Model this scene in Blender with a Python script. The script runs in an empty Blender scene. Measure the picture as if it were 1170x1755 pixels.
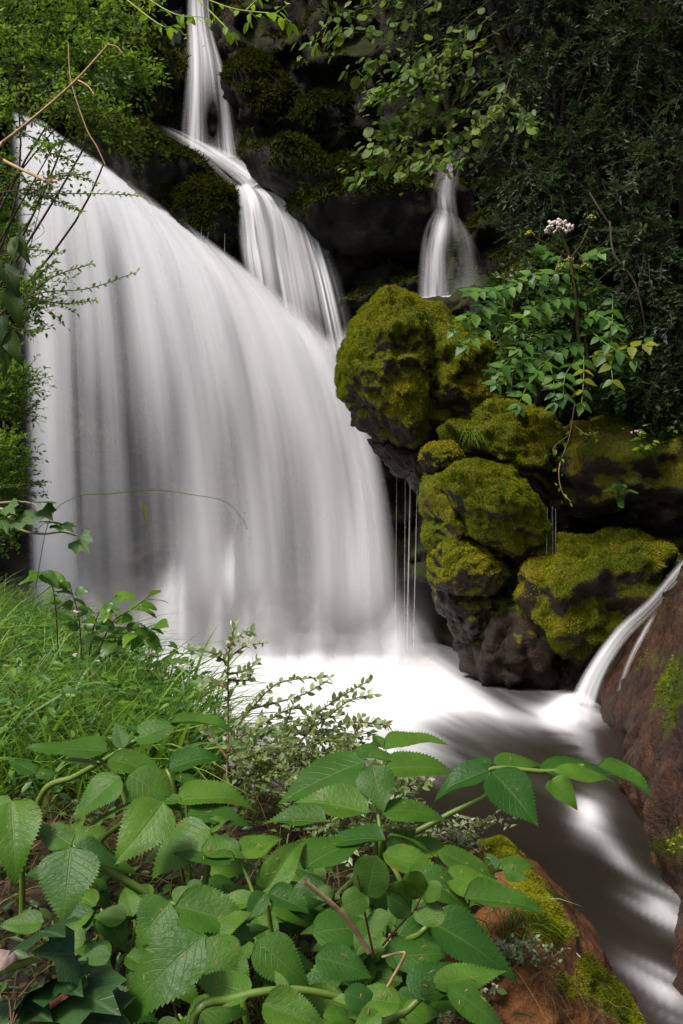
import bpy, math, random
import numpy as np
from mathutils import Matrix, Vector

# ------------------------------------------------------------------ camera
scene = bpy.context.scene
C = scene.collection
CAMZ = 2.0
F = 1706.0                      # focal length in photo pixels (1170 x 1755), 35 mm on 24x36
cam_d = bpy.data.cameras.new('camera')
cam = bpy.data.objects.new('camera', cam_d)
C.objects.link(cam)
cam.location = (0, 0, CAMZ)
cam.rotation_euler = (math.radians(90), 0, 0)
cam_d.sensor_fit = 'VERTICAL'
cam_d.sensor_height = 36.0
cam_d.lens = 35.0
cam_d.clip_start = 0.05
cam_d.clip_end = 500
scene.camera = cam

# ------------------------------------------------------------------ sky, sun, exposure
SUN_EL, SUN_AZ = 56.0, -128.0    # degrees; azimuth measured from +Y towards +X
world = bpy.data.worlds.new('World')
scene.world = world
world.use_nodes = True
wn = world.node_tree
sky = wn.nodes.new('ShaderNodeTexSky')
sky.sky_type = 'NISHITA'
sky.sun_disc = False
sky.sun_elevation = math.radians(SUN_EL)
sky.sun_rotation = math.radians(SUN_AZ)
sky.air_density = 1.0
sky.dust_density = 4.0
sky.ozone_density = 0.6
bg = wn.nodes['Background']
wn.links.new(sky.outputs[0], bg.inputs[0])
bg.inputs[1].default_value = 0.10
sun_d = bpy.data.lights.new('sun', 'SUN')
sun_d.energy = 3.0
sun_d.angle = math.radians(14)
sun_d.color = (1.0, 0.96, 0.90)
sun = bpy.data.objects.new('sun', sun_d)
C.objects.link(sun)
_e, _a = math.radians(SUN_EL), math.radians(SUN_AZ)
_sv = Vector((math.sin(_a) * math.cos(_e), math.cos(_a) * math.cos(_e), math.sin(_e)))
sun.rotation_euler = _sv.to_track_quat('Z', 'Y').to_euler()
vs = scene.view_settings
vs.view_transform = 'Standard'
vs.look = 'None'
vs.exposure = 0.4
vs.gamma = 1.0
scene.cycles.use_denoising = True
scene.cycles.max_bounces = 8
scene.cycles.diffuse_bounces = 3
scene.cycles.glossy_bounces = 2
scene.cycles.transmission_bounces = 4
scene.cycles.transparent_max_bounces = 20
scene.cycles.sample_clamp_indirect = 4.0

# ------------------------------------------------------------------ helpers
rng = np.random.default_rng(7)
random.seed(7)
UP = np.array((0, 0, 1.0))
ORI = {}


def P(px, py, d):
    """a point at depth d (metres ahead of the tripod)"""
    return np.array(((px - 585.0) / F * d, d, CAMZ - (py - 877.5) / F * d))


def PP(l):
    return np.array([P(*q) for q in l])


def proj(v):
    d = v[:, 1]
    return v[:, 0] / d * F + 585.0, (CAMZ - v[:, 2]) / d * F + 877.5


def nz(v):
    v = np.asarray(v, float)
    return v / np.maximum(np.linalg.norm(v, axis=-1, keepdims=True), 1e-9)


def _h(ix, iy, iz, s):
    n = (ix * 374761393 + iy * 668265263 + iz * 2147483647 + s * 974634733) & 0xffffffff
    n = ((n ^ (n >> 13)) * 1274126177) & 0xffffffff
    n = (n ^ (n >> 16)) & 0xffff
    return n / 32767.5 - 1.0


def vn(p, seed=0):
    p = np.asarray(p, float)
    i = np.floor(p).astype(np.int64)
    f = p - i
    f = f * f * f * (f * (f * 6 - 15) + 10)
    x, y, z = i[:, 0], i[:, 1], i[:, 2]
    fx, fy, fz = f[:, 0], f[:, 1], f[:, 2]
    r = 0
    for a in (0, 1):
        for b in (0, 1):
            for c in (0, 1):
                r = r + _h(x + a, y + b, z + c, seed) * (fx if a else 1 - fx) * (fy if b else 1 - fy) * (fz if c else 1 - fz)
    return r


def fbm(p, o=4, seed=0, lac=2.03, g=0.5):
    r, a, p = 0, 1.0, np.asarray(p, float)
    for k in range(o):
        r = r + a * vn(p, seed + k * 17)
        p = p * lac + 3.7
        a *= g
    return r


def sst(a, b, x):
    t = np.clip((x - a) / (b - a), 0, 1)
    return t * t * (3 - 2 * t)


def mesh(name, verts, faces, mat=None, smooth=True, uv=None, attrs=None, fmat=None):
    """faces: (M,3) or (M,4) int array"""
    me = bpy.data.meshes.new(name)
    verts = np.asarray(verts, np.float32)
    faces = np.asarray(faces, np.int32)
    n, k = faces.shape
    me.vertices.add(len(verts))
    me.vertices.foreach_set('co', verts.ravel())
    me.loops.add(n * k)
    me.loops.foreach_set('vertex_index', faces.ravel())
    me.polygons.add(n)
    me.polygons.foreach_set('loop_start', np.arange(0, n * k, k, dtype=np.int32))
    me.polygons.foreach_set('loop_total', np.full(n, k, np.int32))
    me.update(calc_edges=True)
    me.polygons.foreach_set('use_smooth', np.full(n, bool(smooth)))
    if uv is not None:
        l = me.uv_layers.new(name='UVMap')
        l.data.foreach_set('uv', np.asarray(uv, np.float32)[faces.ravel()].ravel())
    for an, av in (attrs or {}).items():
        a = me.attributes.new(an, 'FLOAT', 'POINT')
        a.data.foreach_set('value', np.asarray(av, np.float32))
    for m in (mat if isinstance(mat, (list, tuple)) else [mat]):
        if m is not None:
            me.materials.append(m)
    if fmat is not None:
        me.polygons.foreach_set('material_index', np.asarray(fmat, np.int32))
    me.update()
    return me


def tag(o, label=None, cat=None, group=None, kind=None):
    for k, v in (('label', label), ('category', cat), ('group', group), ('kind', kind)):
        if v:
            o[k] = v
    return o


def thing(name, base, label, cat, group=None):
    o = bpy.data.objects.new(name, None)
    o.empty_display_size = 0.1
    C.objects.link(o)
    o.location = base
    ORI[o.name] = np.array(base, float)
    return tag(o, label, cat, group)


def obj(name, me_or_v, faces=None, mat=None, parent=None, **kw):
    """world-space mesh -> object; a part keeps its root's origin"""
    org = ORI[parent.name] if parent else np.zeros(3)
    if faces is not None:
        me = mesh(name, np.asarray(me_or_v, float) - org, faces, mat, **kw)
    else:
        me = me_or_v
    o = bpy.data.objects.new(name, me)
    C.objects.link(o)
    if parent:
        o.parent = parent
    ORI[o.name] = org
    return o


def solo(name, base, v, f, mat, label, cat, group=None, **kw):
    base = np.asarray(base, float)
    o = bpy.data.objects.new(name, mesh(name, np.asarray(v, float) - base, f, mat, **kw))
    C.objects.link(o)
    o.location = base
    ORI[o.name] = base
    return tag(o, label, cat, group)


def place(name, me, parent, pos, d, n, sx, sy, sz=None):
    """an instance of leaf mesh me: +Y along d, +Z along n"""
    d = nz(d)
    s = nz(np.cross(d, n))
    n = np.cross(s, d)
    o = bpy.data.objects.new(name, me)
    C.objects.link(o)
    o.parent = parent
    sz = sz if sz is not None else sy
    t = pos - (ORI[parent.name] if parent else 0)
    m = Matrix(((s[0] * sx, d[0] * sy, n[0] * sz, t[0]), (s[1] * sx, d[1] * sy, n[1] * sz, t[1]),
                (s[2] * sx, d[2] * sy, n[2] * sz, t[2]), (0, 0, 0, 1)))
    o.matrix_basis = m
    return o


def crom(pts, n):
    """Catmull-Rom resample of a polyline to n points"""
    pts = np.asarray(pts, float)
    if len(pts) == 2:
        return pts[0] + (pts[1] - pts[0]) * np.linspace(0, 1, n)[:, None]
    q = np.vstack([2 * pts[0] - pts[1], pts, 2 * pts[-1] - pts[-2]])
    t = np.linspace(0, len(pts) - 1, n)
    i = np.minimum(t.astype(int), len(pts) - 2)
    f = (t - i)[:, None]
    a, b, c, d = q[i], q[i + 1], q[i + 2], q[i + 3]
    return 0.5 * (2 * b + (c - a) * f + (2 * a - 5 * b + 4 * c - d) * f ** 2 + (3 * b - a - 3 * c + d) * f ** 3)


class MB:
    def __init__(s):
        s.v, s.f, s.n, s.a = [], [], 0, []

    def add(s, v, f, a=None):
        s.v.append(np.asarray(v, float))
        s.f.append(np.asarray(f, int) + s.n)
        s.a.append(np.full(len(v), 0.5) if a is None else a)
        s.n += len(v)

    def tube(s, pts, r0, r1, sides=6, n=None, var=0.5):
        p = crom(pts, n or max(2, 5 * (len(pts) - 1)))
        m = len(p)
        t = nz(np.gradient(p, axis=0))
        a = nz(np.cross(t, np.tile((0.31, 0.17, 0.93), (m, 1)) + 1e-4))
        b = np.cross(t, a)
        r = np.linspace(r0, r1, m)[:, None, None]
        th = np.linspace(0, 2 * math.pi, sides, endpoint=False)
        v = p[:, None] + r * (a[:, None] * np.cos(th)[None, :, None] + b[:, None] * np.sin(th)[None, :, None])
        i = np.arange(m - 1)[:, None] * sides
        j = np.arange(sides)[None]
        k = (j + 1) % sides
        f = np.stack([i + j, i + k, i + sides + k, i + sides + j], -1).reshape(-1, 4)
        s.add(v.reshape(-1, 3), f, np.full(m * sides, var))
        return p

    def get(s):
        return np.vstack(s.v), np.vstack(s.f), np.concatenate(s.a)

    def build(s, name, mat, parent=None, **kw):
        v, f, a = s.get()
        return obj(name, v, f, mat, parent, attrs={'var': a}, **kw)


# ------------------------------------------------------------------ materials
def mat_new(name):
    m = bpy.data.materials.new(name)
    m.use_nodes = True
    nt = m.node_tree
    nt.nodes.clear()
    return m, nt, nt.nodes.new('ShaderNodeOutputMaterial')


def N(nt, t, ins=None, **props):
    n = nt.nodes.new(t)
    for k, v in props.items():
        setattr(n, k, v)
    for k, v in (ins or {}).items():
        s = n.inputs[k]
        if hasattr(v, 'is_linked') or hasattr(v, 'links'):
            nt.links.new(v, s)
        else:
            s.default_value = v
    return n


def math_(nt, op, a, b=0.0, clamp=False):
    return N(nt, 'ShaderNodeMath', {0: a, 1: b}, operation=op, use_clamp=clamp).outputs[0]


def ramp(nt, fac, stops, interp='LINEAR'):
    r = nt.nodes.new('ShaderNodeValToRGB')
    r.color_ramp.interpolation = interp
    el = r.color_ramp.elements
    while len(el) < len(stops):
        el.new(0.5)
    for e, (p, c) in zip(el, stops):
        e.position = p
        e.color = (*c, 1) if len(c) == 3 else (c[0], c[0], c[0], 1)
    nt.links.new(fac, r.inputs[0])
    return r.outputs[0]


def mixc(nt, f, a, b, blend='MIX'):
    n = nt.nodes.new('ShaderNodeMix')
    n.data_type = 'RGBA'
    n.blend_type = blend
    for s, v in ((n.inputs[0], f), (n.inputs[6], a), (n.inputs[7], b)):
        if hasattr(v, 'links'):
            nt.links.new(v, s)
        else:
            s.default_value = v if not isinstance(v, tuple) else (*v, 1)
    return n.outputs[2]


def noise(nt, scale, detail=4, rough=0.55, vec=None, dist=0.0):
    n = N(nt, 'ShaderNodeTexNoise', {'Scale': scale, 'Detail': detail, 'Roughness': rough, 'Distortion': dist})
    if vec is not None:
        nt.links.new(vec, n.inputs['Vector'])
    return n.outputs[0]


def leaf_mat(name, c0, c1, c2, rough=0.42, trans=0.35, spec=0.4, by_object=False):
    """foliage: colours c0 (dark) - c1 - c2 (fresh) chosen per leaf"""
    m, nt, out = mat_new(name)
    if by_object:
        v = N(nt, 'ShaderNodeObjectInfo').outputs['Random']
    else:
        v = N(nt, 'ShaderNodeAttribute', attribute_name='var').outputs['Fac']
    col = ramp(nt, v, [(0.0, c0), (0.55, c1), (1.0, c2)])
    tc = N(nt, 'ShaderNodeTexCoord').outputs['Object']
    nn = noise(nt, 30.0, 3, 0.6, tc)
    col = mixc(nt, math_(nt, 'MULTIPLY', nn, 0.35), col, c0)
    p = N(nt, 'ShaderNodeBsdfPrincipled', {'Base Color': col, 'Roughness': rough, 'Specular IOR Level': spec})
    t = N(nt, 'ShaderNodeBsdfTranslucent', {'Color': mixc(nt, 0.5, col, (c2[0] * 1.3, c2[1] * 1.3, c2[2] * 0.6))})
    mx = N(nt, 'ShaderNodeMixShader', {0: trans, 1: p.outputs[0], 2: t.outputs[0]})
    nt.links.new(mx.outputs[0], out.inputs[0])
    return m


def big_leaf_mat(name, c0, c1, rough=0.4, veins=9.0, vein_col=(0.16, 0.21, 0.06), spots=1.0, trans=0.28):
    m, nt, out = mat_new(name)
    uvn = N(nt, 'ShaderNodeUVMap').outputs[0]
    sp = N(nt, 'ShaderNodeSeparateXYZ', {0: uvn})
    u, v = sp.outputs[0], sp.outputs[1]
    rnd = N(nt, 'ShaderNodeObjectInfo').outputs['Random']
    tc = N(nt, 'ShaderNodeTexCoord').outputs['Object']
    shift = N(nt, 'ShaderNodeVectorMath', {0: tc, 1: N(nt, 'ShaderNodeCombineXYZ', {0: math_(nt, 'MULTIPLY', rnd, 31.0), 1: math_(nt, 'MULTIPLY', rnd, 57.0)}).outputs[0]}, operation='ADD').outputs[0]
    au = math_(nt, 'ABSOLUTE', math_(nt, 'MULTIPLY_ADD', u, 2.0))
    nt.nodes[-1].inputs[0].links[0].from_node.inputs[2].default_value = -1.0
    ph = math_(nt, 'SUBTRACT', math_(nt, 'MULTIPLY', v, veins), math_(nt, 'MULTIPLY', au, 2.4))
    fr = math_(nt, 'ABSOLUTE', math_(nt, 'SUBTRACT', math_(nt, 'FRACT', math_(nt, 'ADD', ph, 10.0)), 0.5))
    side = N(nt, 'ShaderNodeMapRange', {0: fr, 1: 0.06, 2: 0.0, 3: 0.0, 4: 0.75}).outputs[0]
    side = math_(nt, 'MULTIPLY', side, N(nt, 'ShaderNodeMapRange', {0: au, 1: 1.0, 2: 0.3, 3: 0.1, 4: 1.0}).outputs[0])
    mid = N(nt, 'ShaderNodeMapRange', {0: au, 1: 0.06, 2: 0.02, 3: 0.0, 4: 1.0}).outputs[0]
    vein = math_(nt, 'MAXIMUM', side, mid)
    base = mixc(nt, rnd, c0, c1)
    n1 = noise(nt, 3.0, 4, 0.6, shift)
    base = mixc(nt, N(nt, 'ShaderNodeMapRange', {0: n1, 1: 0.35, 2: 0.75, 3: 0.0, 4: 0.5}).outputs[0], base, (c0[0] * 0.6, c0[1] * 0.62, c0[2] * 0.7))
    vor = N(nt, 'ShaderNodeTexVoronoi', {'Vector': shift, 'Scale': 9.0})
    sp_m = N(nt, 'ShaderNodeMapRange', {0: vor.outputs['Distance'], 1: 0.10, 2: 0.05, 3: 0.0, 4: 0.7 * spots}).outputs[0]
    sp_m = math_(nt, 'MULTIPLY', sp_m, math_(nt, 'GREATER_THAN', noise(nt, 2.3, 2, 0.5, shift), 0.54))
    base = mixc(nt, sp_m, base, (0.22, 0.22, 0.04))
    old = math_(nt, 'MULTIPLY', N(nt, 'ShaderNodeMapRange', {0: au, 1: 0.72, 2: 1.0}).outputs[0], N(nt, 'ShaderNodeMapRange', {0: noise(nt, 5.5, 3, 0.6, shift), 1: 0.56, 2: 0.68}).outputs[0])
    old = math_(nt, 'MULTIPLY', old, N(nt, 'ShaderNodeMapRange', {0: rnd, 1: 0.35, 2: 0.6, 3: 0.0, 4: 0.85}).outputs[0])
    base = mixc(nt, old, base, (0.19, 0.13, 0.025))
    col = mixc(nt, math_(nt, 'MULTIPLY', vein, 0.30), base, vein_col)
    hgt = math_(nt, 'SUBTRACT', noise(nt, 22.0, 3, 0.6, shift), math_(nt, 'MULTIPLY', vein, 1.2))
    bump = N(nt, 'ShaderNodeBump', {'Height': hgt, 'Strength': 0.28, 'Distance': 0.004}).outputs[0]
    p = N(nt, 'ShaderNodeBsdfPrincipled', {'Base Color': col, 'Roughness': rough, 'Specular IOR Level': 0.22, 'Normal': bump})
    t = N(nt, 'ShaderNodeBsdfTranslucent', {'Color': mixc(nt, 0.35, col, (0.16, 0.30, 0.02))})
    mx = N(nt, 'ShaderNodeMixShader', {0: trans, 1: p.outputs[0], 2: t.outputs[0]})
    nt.links.new(mx.outputs[0], out.inputs[0])
    return m


def plain(name, c0, c1, rough=0.6, scale=20.0, bump=0.3, spec=0.3):
    m, nt, out = mat_new(name)
    tc = N(nt, 'ShaderNodeTexCoord').outputs['Object']
    nn = noise(nt, scale, 5, 0.6, tc)
    col = mixc(nt, N(nt, 'ShaderNodeMapRange', {0: nn, 1: 0.3, 2: 0.7}).outputs[0], c0, c1)
    b = N(nt, 'ShaderNodeBump', {'Height': nn, 'Strength': bump, 'Distance': 0.01}).outputs[0]
    p = N(nt, 'ShaderNodeBsdfPrincipled', {'Base Color': col, 'Roughness': rough, 'Specular IOR Level': spec, 'Normal': b})
    nt.links.new(p.outputs[0], out.inputs[0])
    return m


def rock_mat(name, dark, mid, light, moss_a, moss_b, rough=0.5, scale=1.0):
    """wet rock; the 'moss' attribute says where the moss cushion lies"""
    m, nt, out = mat_new(name)
    tc = N(nt, 'ShaderNodeTexCoord').outputs['Object']
    n1 = noise(nt, 1.6 * scale, 6, 0.6, tc, 0.4)
    n2 = noise(nt, 11.0 * scale, 6, 0.65, tc)
    n3 = noise(nt, 46.0 * scale, 4, 0.7, tc)
    rc = ramp(nt, math_(nt, 'ADD', math_(nt, 'MULTIPLY', n1, 0.6), math_(nt, 'MULTIPLY', n2, 0.4)), [(0.34, dark), (0.5, mid), (0.66, light)])
    rc = mixc(nt, N(nt, 'ShaderNodeMapRange', {0: n3, 1: 0.38, 2: 0.66, 3: 0.0, 4: 0.8}).outputs[0], rc, dark)
    ms = N(nt, 'ShaderNodeAttribute', attribute_name='moss').outputs['Fac']
    mfac = N(nt, 'ShaderNodeMapRange', {0: math_(nt, 'ADD', ms, math_(nt, 'MULTIPLY', math_(nt, 'SUBTRACT', n2, 0.5), 1.3)), 1: 0.32, 2: 0.58}).outputs[0]
    mc = mixc(nt, N(nt, 'ShaderNodeMapRange', {0: noise(nt, 2.2 * scale, 4, 0.6, tc), 1: 0.35, 2: 0.65}).outputs[0], moss_a, moss_b)
    mc = mixc(nt, math_(nt, 'MULTIPLY', n3, 0.7), mc, (moss_a[0] * 0.3, moss_a[1] * 0.3, moss_a[2] * 0.3))
    col = mixc(nt, mfac, rc, mc)
    rg = N(nt, 'ShaderNodeMapRange', {0: mfac, 3: rough, 4: 0.9}).outputs[0]
    rg = math_(nt, 'ADD', rg, math_(nt, 'MULTIPLY', math_(nt, 'SUBTRACT', n2, 0.5), 0.3))
    hgt = math_(nt, 'ADD', n2, math_(nt, 'MULTIPLY', n3, 0.45))
    b = N(nt, 'ShaderNodeBump', {'Height': hgt, 'Strength': 0.9, 'Distance': 0.05 / scale}).outputs[0]
    p = N(nt, 'ShaderNodeBsdfPrincipled', {'Base Color': col, 'Roughness': rg, 'Specular IOR Level': 0.25, 'Normal': b})
    nt.links.new(p.outputs[0], out.inputs[0])
    return m


def fall_mat(name, fu, fv, contrast=1.0, seed=0.0, col=(0.93, 0.93, 0.95)):
    """silky falling water: white where aerated, see-through between the strands"""
    m, nt, out = mat_new(name)
    uvn = N(nt, 'ShaderNodeUVMap').outputs[0]

    def strand(a, b, off):
        mp = N(nt, 'ShaderNodeMapping', {0: uvn, 1: (off + seed, off * 0.7 + seed, 0), 3: (a, b, 1)}).outputs[0]
        return noise(nt, 1.0, 3, 0.5, mp, 0.15)
    s1 = strand(fu, fv, 1.3)
    s2 = strand(fu * 3.1, fv * 1.3, 5.1)
    s3 = strand(fu * 9.0, fv * 1.6, 9.7)
    lo = N(nt, 'ShaderNodeMapRange', {0: strand(fu * 0.45, fv * 0.8, 13.3), 1: 0.38, 2: 0.62, 3: 0.1, 4: 1.3}).outputs[0]
    fine = math_(nt, 'ADD', math_(nt, 'MULTIPLY', math_(nt, 'SUBTRACT', s2, 0.5), 0.24), math_(nt, 'MULTIPLY', math_(nt, 'SUBTRACT', s3, 0.5), 0.06))
    s = math_(nt, 'ADD', math_(nt, 'ADD', math_(nt, 'MULTIPLY', math_(nt, 'SUBTRACT', s1, 0.5), 0.7), 0.5), math_(nt, 'MULTIPLY', fine, lo))
    s = N(nt, 'ShaderNodeMapRange', {0: s, 1: 0.33, 2: 0.67, 3: -0.5 * contrast, 4: 0.5 * contrast}).outputs[0]
    d = N(nt, 'ShaderNodeAttribute', attribute_name='dens').outputs['Fac']
    soft = math_(nt, 'MULTIPLY', s, N(nt, 'ShaderNodeMapRange', {0: d, 1: 0.0, 2: 0.35}).outputs[0])
    a = math_(nt, 'ADD', d, soft, True)
    df = N(nt, 'ShaderNodeBsdfDiffuse', {0: (*col, 1)})
    tl = N(nt, 'ShaderNodeBsdfTranslucent', {0: (*col, 1)})
    w = N(nt, 'ShaderNodeMixShader', {0: 0.22, 1: df.outputs[0], 2: tl.outputs[0]})
    tr = N(nt, 'ShaderNodeBsdfTransparent')
    mx = N(nt, 'ShaderNodeMixShader', {0: a, 1: tr.outputs[0], 2: w.outputs[0]})
    nt.links.new(mx.outputs[0], out.inputs[0])
    return m


def water_mat():
    m, nt, out = mat_new('stream water')
    fo = N(nt, 'ShaderNodeAttribute', attribute_name='foam').outputs['Fac']
    tc = N(nt, 'ShaderNodeTexCoord').outputs['Object']
    c = mixc(nt, N(nt, 'ShaderNodeMapRange', {0: noise(nt, 0.7, 3, 0.5, tc), 1: 0.4, 2: 0.62}).outputs[0], (0.024, 0.018, 0.015), (0.017, 0.018, 0.009))
    p = N(nt, 'ShaderNodeBsdfPrincipled', {'Base Color': c, 'Roughness': 0.2, 'Specular IOR Level': 0.4})
    w = N(nt, 'ShaderNodeBsdfDiffuse', {0: (0.74, 0.74, 0.76, 1)})
    mx = N(nt, 'ShaderNodeMixShader', {0: fo, 1: p.outputs[0], 2: w.outputs[0]})
    nt.links.new(mx.outputs[0], out.inputs[0])
    return m


M_WATER = water_mat()
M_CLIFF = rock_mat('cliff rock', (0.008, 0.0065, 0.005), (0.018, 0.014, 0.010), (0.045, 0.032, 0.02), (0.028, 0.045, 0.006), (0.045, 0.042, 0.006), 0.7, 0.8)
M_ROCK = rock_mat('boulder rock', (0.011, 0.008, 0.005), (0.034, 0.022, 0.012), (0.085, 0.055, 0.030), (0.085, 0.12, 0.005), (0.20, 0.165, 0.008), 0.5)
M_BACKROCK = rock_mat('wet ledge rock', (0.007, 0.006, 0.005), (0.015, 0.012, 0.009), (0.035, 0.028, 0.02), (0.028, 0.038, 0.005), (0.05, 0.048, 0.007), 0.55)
M_RED = rock_mat('red brown rock', (0.014, 0.008, 0.006), (0.065, 0.030, 0.016), (0.17, 0.075, 0.036), (0.06, 0.08, 0.01), (0.10, 0.11, 0.012), 0.32)
M_ORANGE = rock_mat('orange rock', (0.07, 0.028, 0.010), (0.20, 0.075, 0.022), (0.34, 0.15, 0.055), (0.16, 0.19, 0.010), (0.26, 0.24, 0.012), 0.6, 5.0)
M_BEHIND = rock_mat('grey brown rock', (0.018, 0.014, 0.012), (0.042, 0.032, 0.027), (0.085, 0.068, 0.056), (0.05, 0.06, 0.02), (0.07, 0.07, 0.03), 0.6, 0.9)
M_SOIL = plain('forest soil', (0.009, 0.007, 0.004), (0.028, 0.019, 0.010), 0.95, 14.0, 0.8)
M_MOSS = leaf_mat('moss', (0.050, 0.090, 0.004), (0.155, 0.215, 0.006), (0.40, 0.34, 0.012), 0.9, 0.2, 0.05)
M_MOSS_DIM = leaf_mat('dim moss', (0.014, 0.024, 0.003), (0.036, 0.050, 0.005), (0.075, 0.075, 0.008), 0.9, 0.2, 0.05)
M_BARK = plain('bark', (0.035, 0.025, 0.016), (0.10, 0.075, 0.05), 0.85, 30.0, 0.6)
M_TWIG = plain('pale twig', (0.40, 0.24, 0.11), (0.60, 0.43, 0.22), 0.6, 40.0, 0.3)
M_STALK = plain('green stalk', (0.09, 0.16, 0.02), (0.17, 0.24, 0.04), 0.4, 18.0, 0.15, 0.5)
M_STALK_RED = plain('reddish stem', (0.09, 0.035, 0.022), (0.17, 0.08, 0.04), 0.5, 25.0, 0.2)
M_BOX = leaf_mat('box leaves', (0.018, 0.052, 0.010), (0.085, 0.185, 0.022), (0.28, 0.44, 0.055), 0.4, 0.5, 0.35)
M_BOX_PALE = leaf_mat('pale box leaves', (0.07, 0.125, 0.03), (0.26, 0.36, 0.14), (0.52, 0.58, 0.30), 0.35, 0.4, 0.5)
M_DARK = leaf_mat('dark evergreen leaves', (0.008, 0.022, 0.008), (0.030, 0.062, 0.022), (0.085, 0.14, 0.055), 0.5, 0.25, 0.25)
M_HAZEL = leaf_mat('hazel leaves', (0.05, 0.10, 0.014), (0.11, 0.19, 0.026), (0.27, 0.36, 0.06), 0.5, 0.4, 0.3, True)
M_LIME = leaf_mat('lime leaves', (0.14, 0.27, 0.015), (0.24, 0.42, 0.02), (0.40, 0.55, 0.04), 0.45, 0.55, 0.3, True)
M_ROSE = leaf_mat('rose leaves', (0.05, 0.13, 0.012), (0.10, 0.22, 0.02), (0.20, 0.34, 0.03), 0.35, 0.4, 0.45, True)
M_ASH = leaf_mat('pinnate leaves', (0.030, 0.095, 0.014), (0.070, 0.17, 0.022), (0.15, 0.27, 0.035), 0.45, 0.3, 0.35, True)
M_YELLOW = leaf_mat('yellowing leaves', (0.14, 0.19, 0.02), (0.22, 0.26, 0.02), (0.34, 0.30, 0.02), 0.45, 0.4, 0.3, True)
M_IVYM = leaf_mat('undergrowth leaves', (0.014, 0.040, 0.010), (0.045, 0.10, 0.020), (0.11, 0.20, 0.035), 0.42, 0.25, 0.35)
M_GRASS = leaf_mat('grass', (0.020, 0.066, 0.009), (0.080, 0.21, 0.022), (0.27, 0.44, 0.08), 0.45, 0.4, 0.35)
M_STRAW = leaf_mat('dry grass', (0.06, 0.04, 0.018), (0.15, 0.105, 0.04), (0.36, 0.28, 0.11), 0.6, 0.3, 0.2)
M_ANG = big_leaf_mat('angelica leaflet', (0.026, 0.095, 0.012), (0.110, 0.225, 0.020), 0.38)
M_ROUND = big_leaf_mat('round leaf', (0.045, 0.11, 0.018), (0.09, 0.19, 0.022), 0.35, 5.0, (0.13, 0.2, 0.06), 0.2)
M_CLIMB = big_leaf_mat('climber leaf', (0.022, 0.05, 0.008), (0.06, 0.10, 0.015), 0.4, 5.0, (0.10, 0.14, 0.04), 0.6, 0.35)
M_IVY = big_leaf_mat('ivy leaf', (0.022, 0.062, 0.018), (0.05, 0.11, 0.03), 0.32, 4.0, (0.13, 0.18, 0.09), 0.0, 0.15)
M_WHITE = plain('cream petals', (0.55, 0.45, 0.40), (0.75, 0.68, 0.62), 0.7, 60, 0.2)
M_PINK = plain('pink petals', (0.50, 0.28, 0.36), (0.7, 0.45, 0.52), 0.7, 60, 0.2)
M_UMBEL = plain('yellow green umbel', (0.20, 0.19, 0.02), (0.36, 0.34, 0.05), 0.7, 60, 0.2)
M_LITTER = plain('dry litter', (0.16, 0.07, 0.03), (0.36, 0.20, 0.09), 0.8, 60, 0.2)
M_VARIEG = leaf_mat('cream edged leaves', (0.10, 0.15, 0.06), (0.28, 0.33, 0.17), (0.60, 0.62, 0.42), 0.45, 0.3, 0.4)

# ------------------------------------------------------------------ leaf templates
T_DIAMOND = (np.array([(0, 0, 0), (-0.28, 0.42, 0.07), (0.28, 0.42, 0.07), (0, 1, -0.08), (0, 0.45, 0)], float),
             np.array([(0, 4, 1), (0, 2, 4), (1, 4, 3), (4, 2, 3)]))
T_OVAL = (np.array([(0, 0, 0), (-0.24, 0.25, 0.06), (0.24, 0.25, 0.06), (-0.27, 0.62, 0.05), (0.27, 0.62, 0.05), (0, 1, -0.06), (0, 0.3, 0), (0, 0.65, 0)], float),
          np.array([(0, 6, 1), (0, 2, 6), (1, 6, 7), (1, 7, 3), (6, 2, 4), (6, 4, 7), (3, 7, 5), (7, 4, 5)]))


def leaves(pos, d, n, L, W, tmpl=T_DIAMOND, var=None):
    """many small leaves as arrays (verts, faces, var)"""
    V, Fc = tmpl
    pos, d, n = np.asarray(pos), nz(d), np.asarray(n)
    s = nz(np.cross(d, n))
    n = np.cross(s, d)
    L = np.broadcast_to(L, len(pos))[:, None, None]
    W = np.broadcast_to(W, len(pos))[:, None, None]
    v = pos[:, None] + s[:, None] * V[None, :, 0:1] * W * 2 + d[:, None] * V[None, :, 1:2] * L + n[:, None] * V[None, :, 2:3] * L
    k = len(V)
    f = Fc[None] + (np.arange(len(pos)) * k)[:, None, None]
    var = rng.random(len(pos)) if var is None else var
    return v.reshape(-1, 3), f.reshape(-1, 3), np.repeat(var, k)


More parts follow.
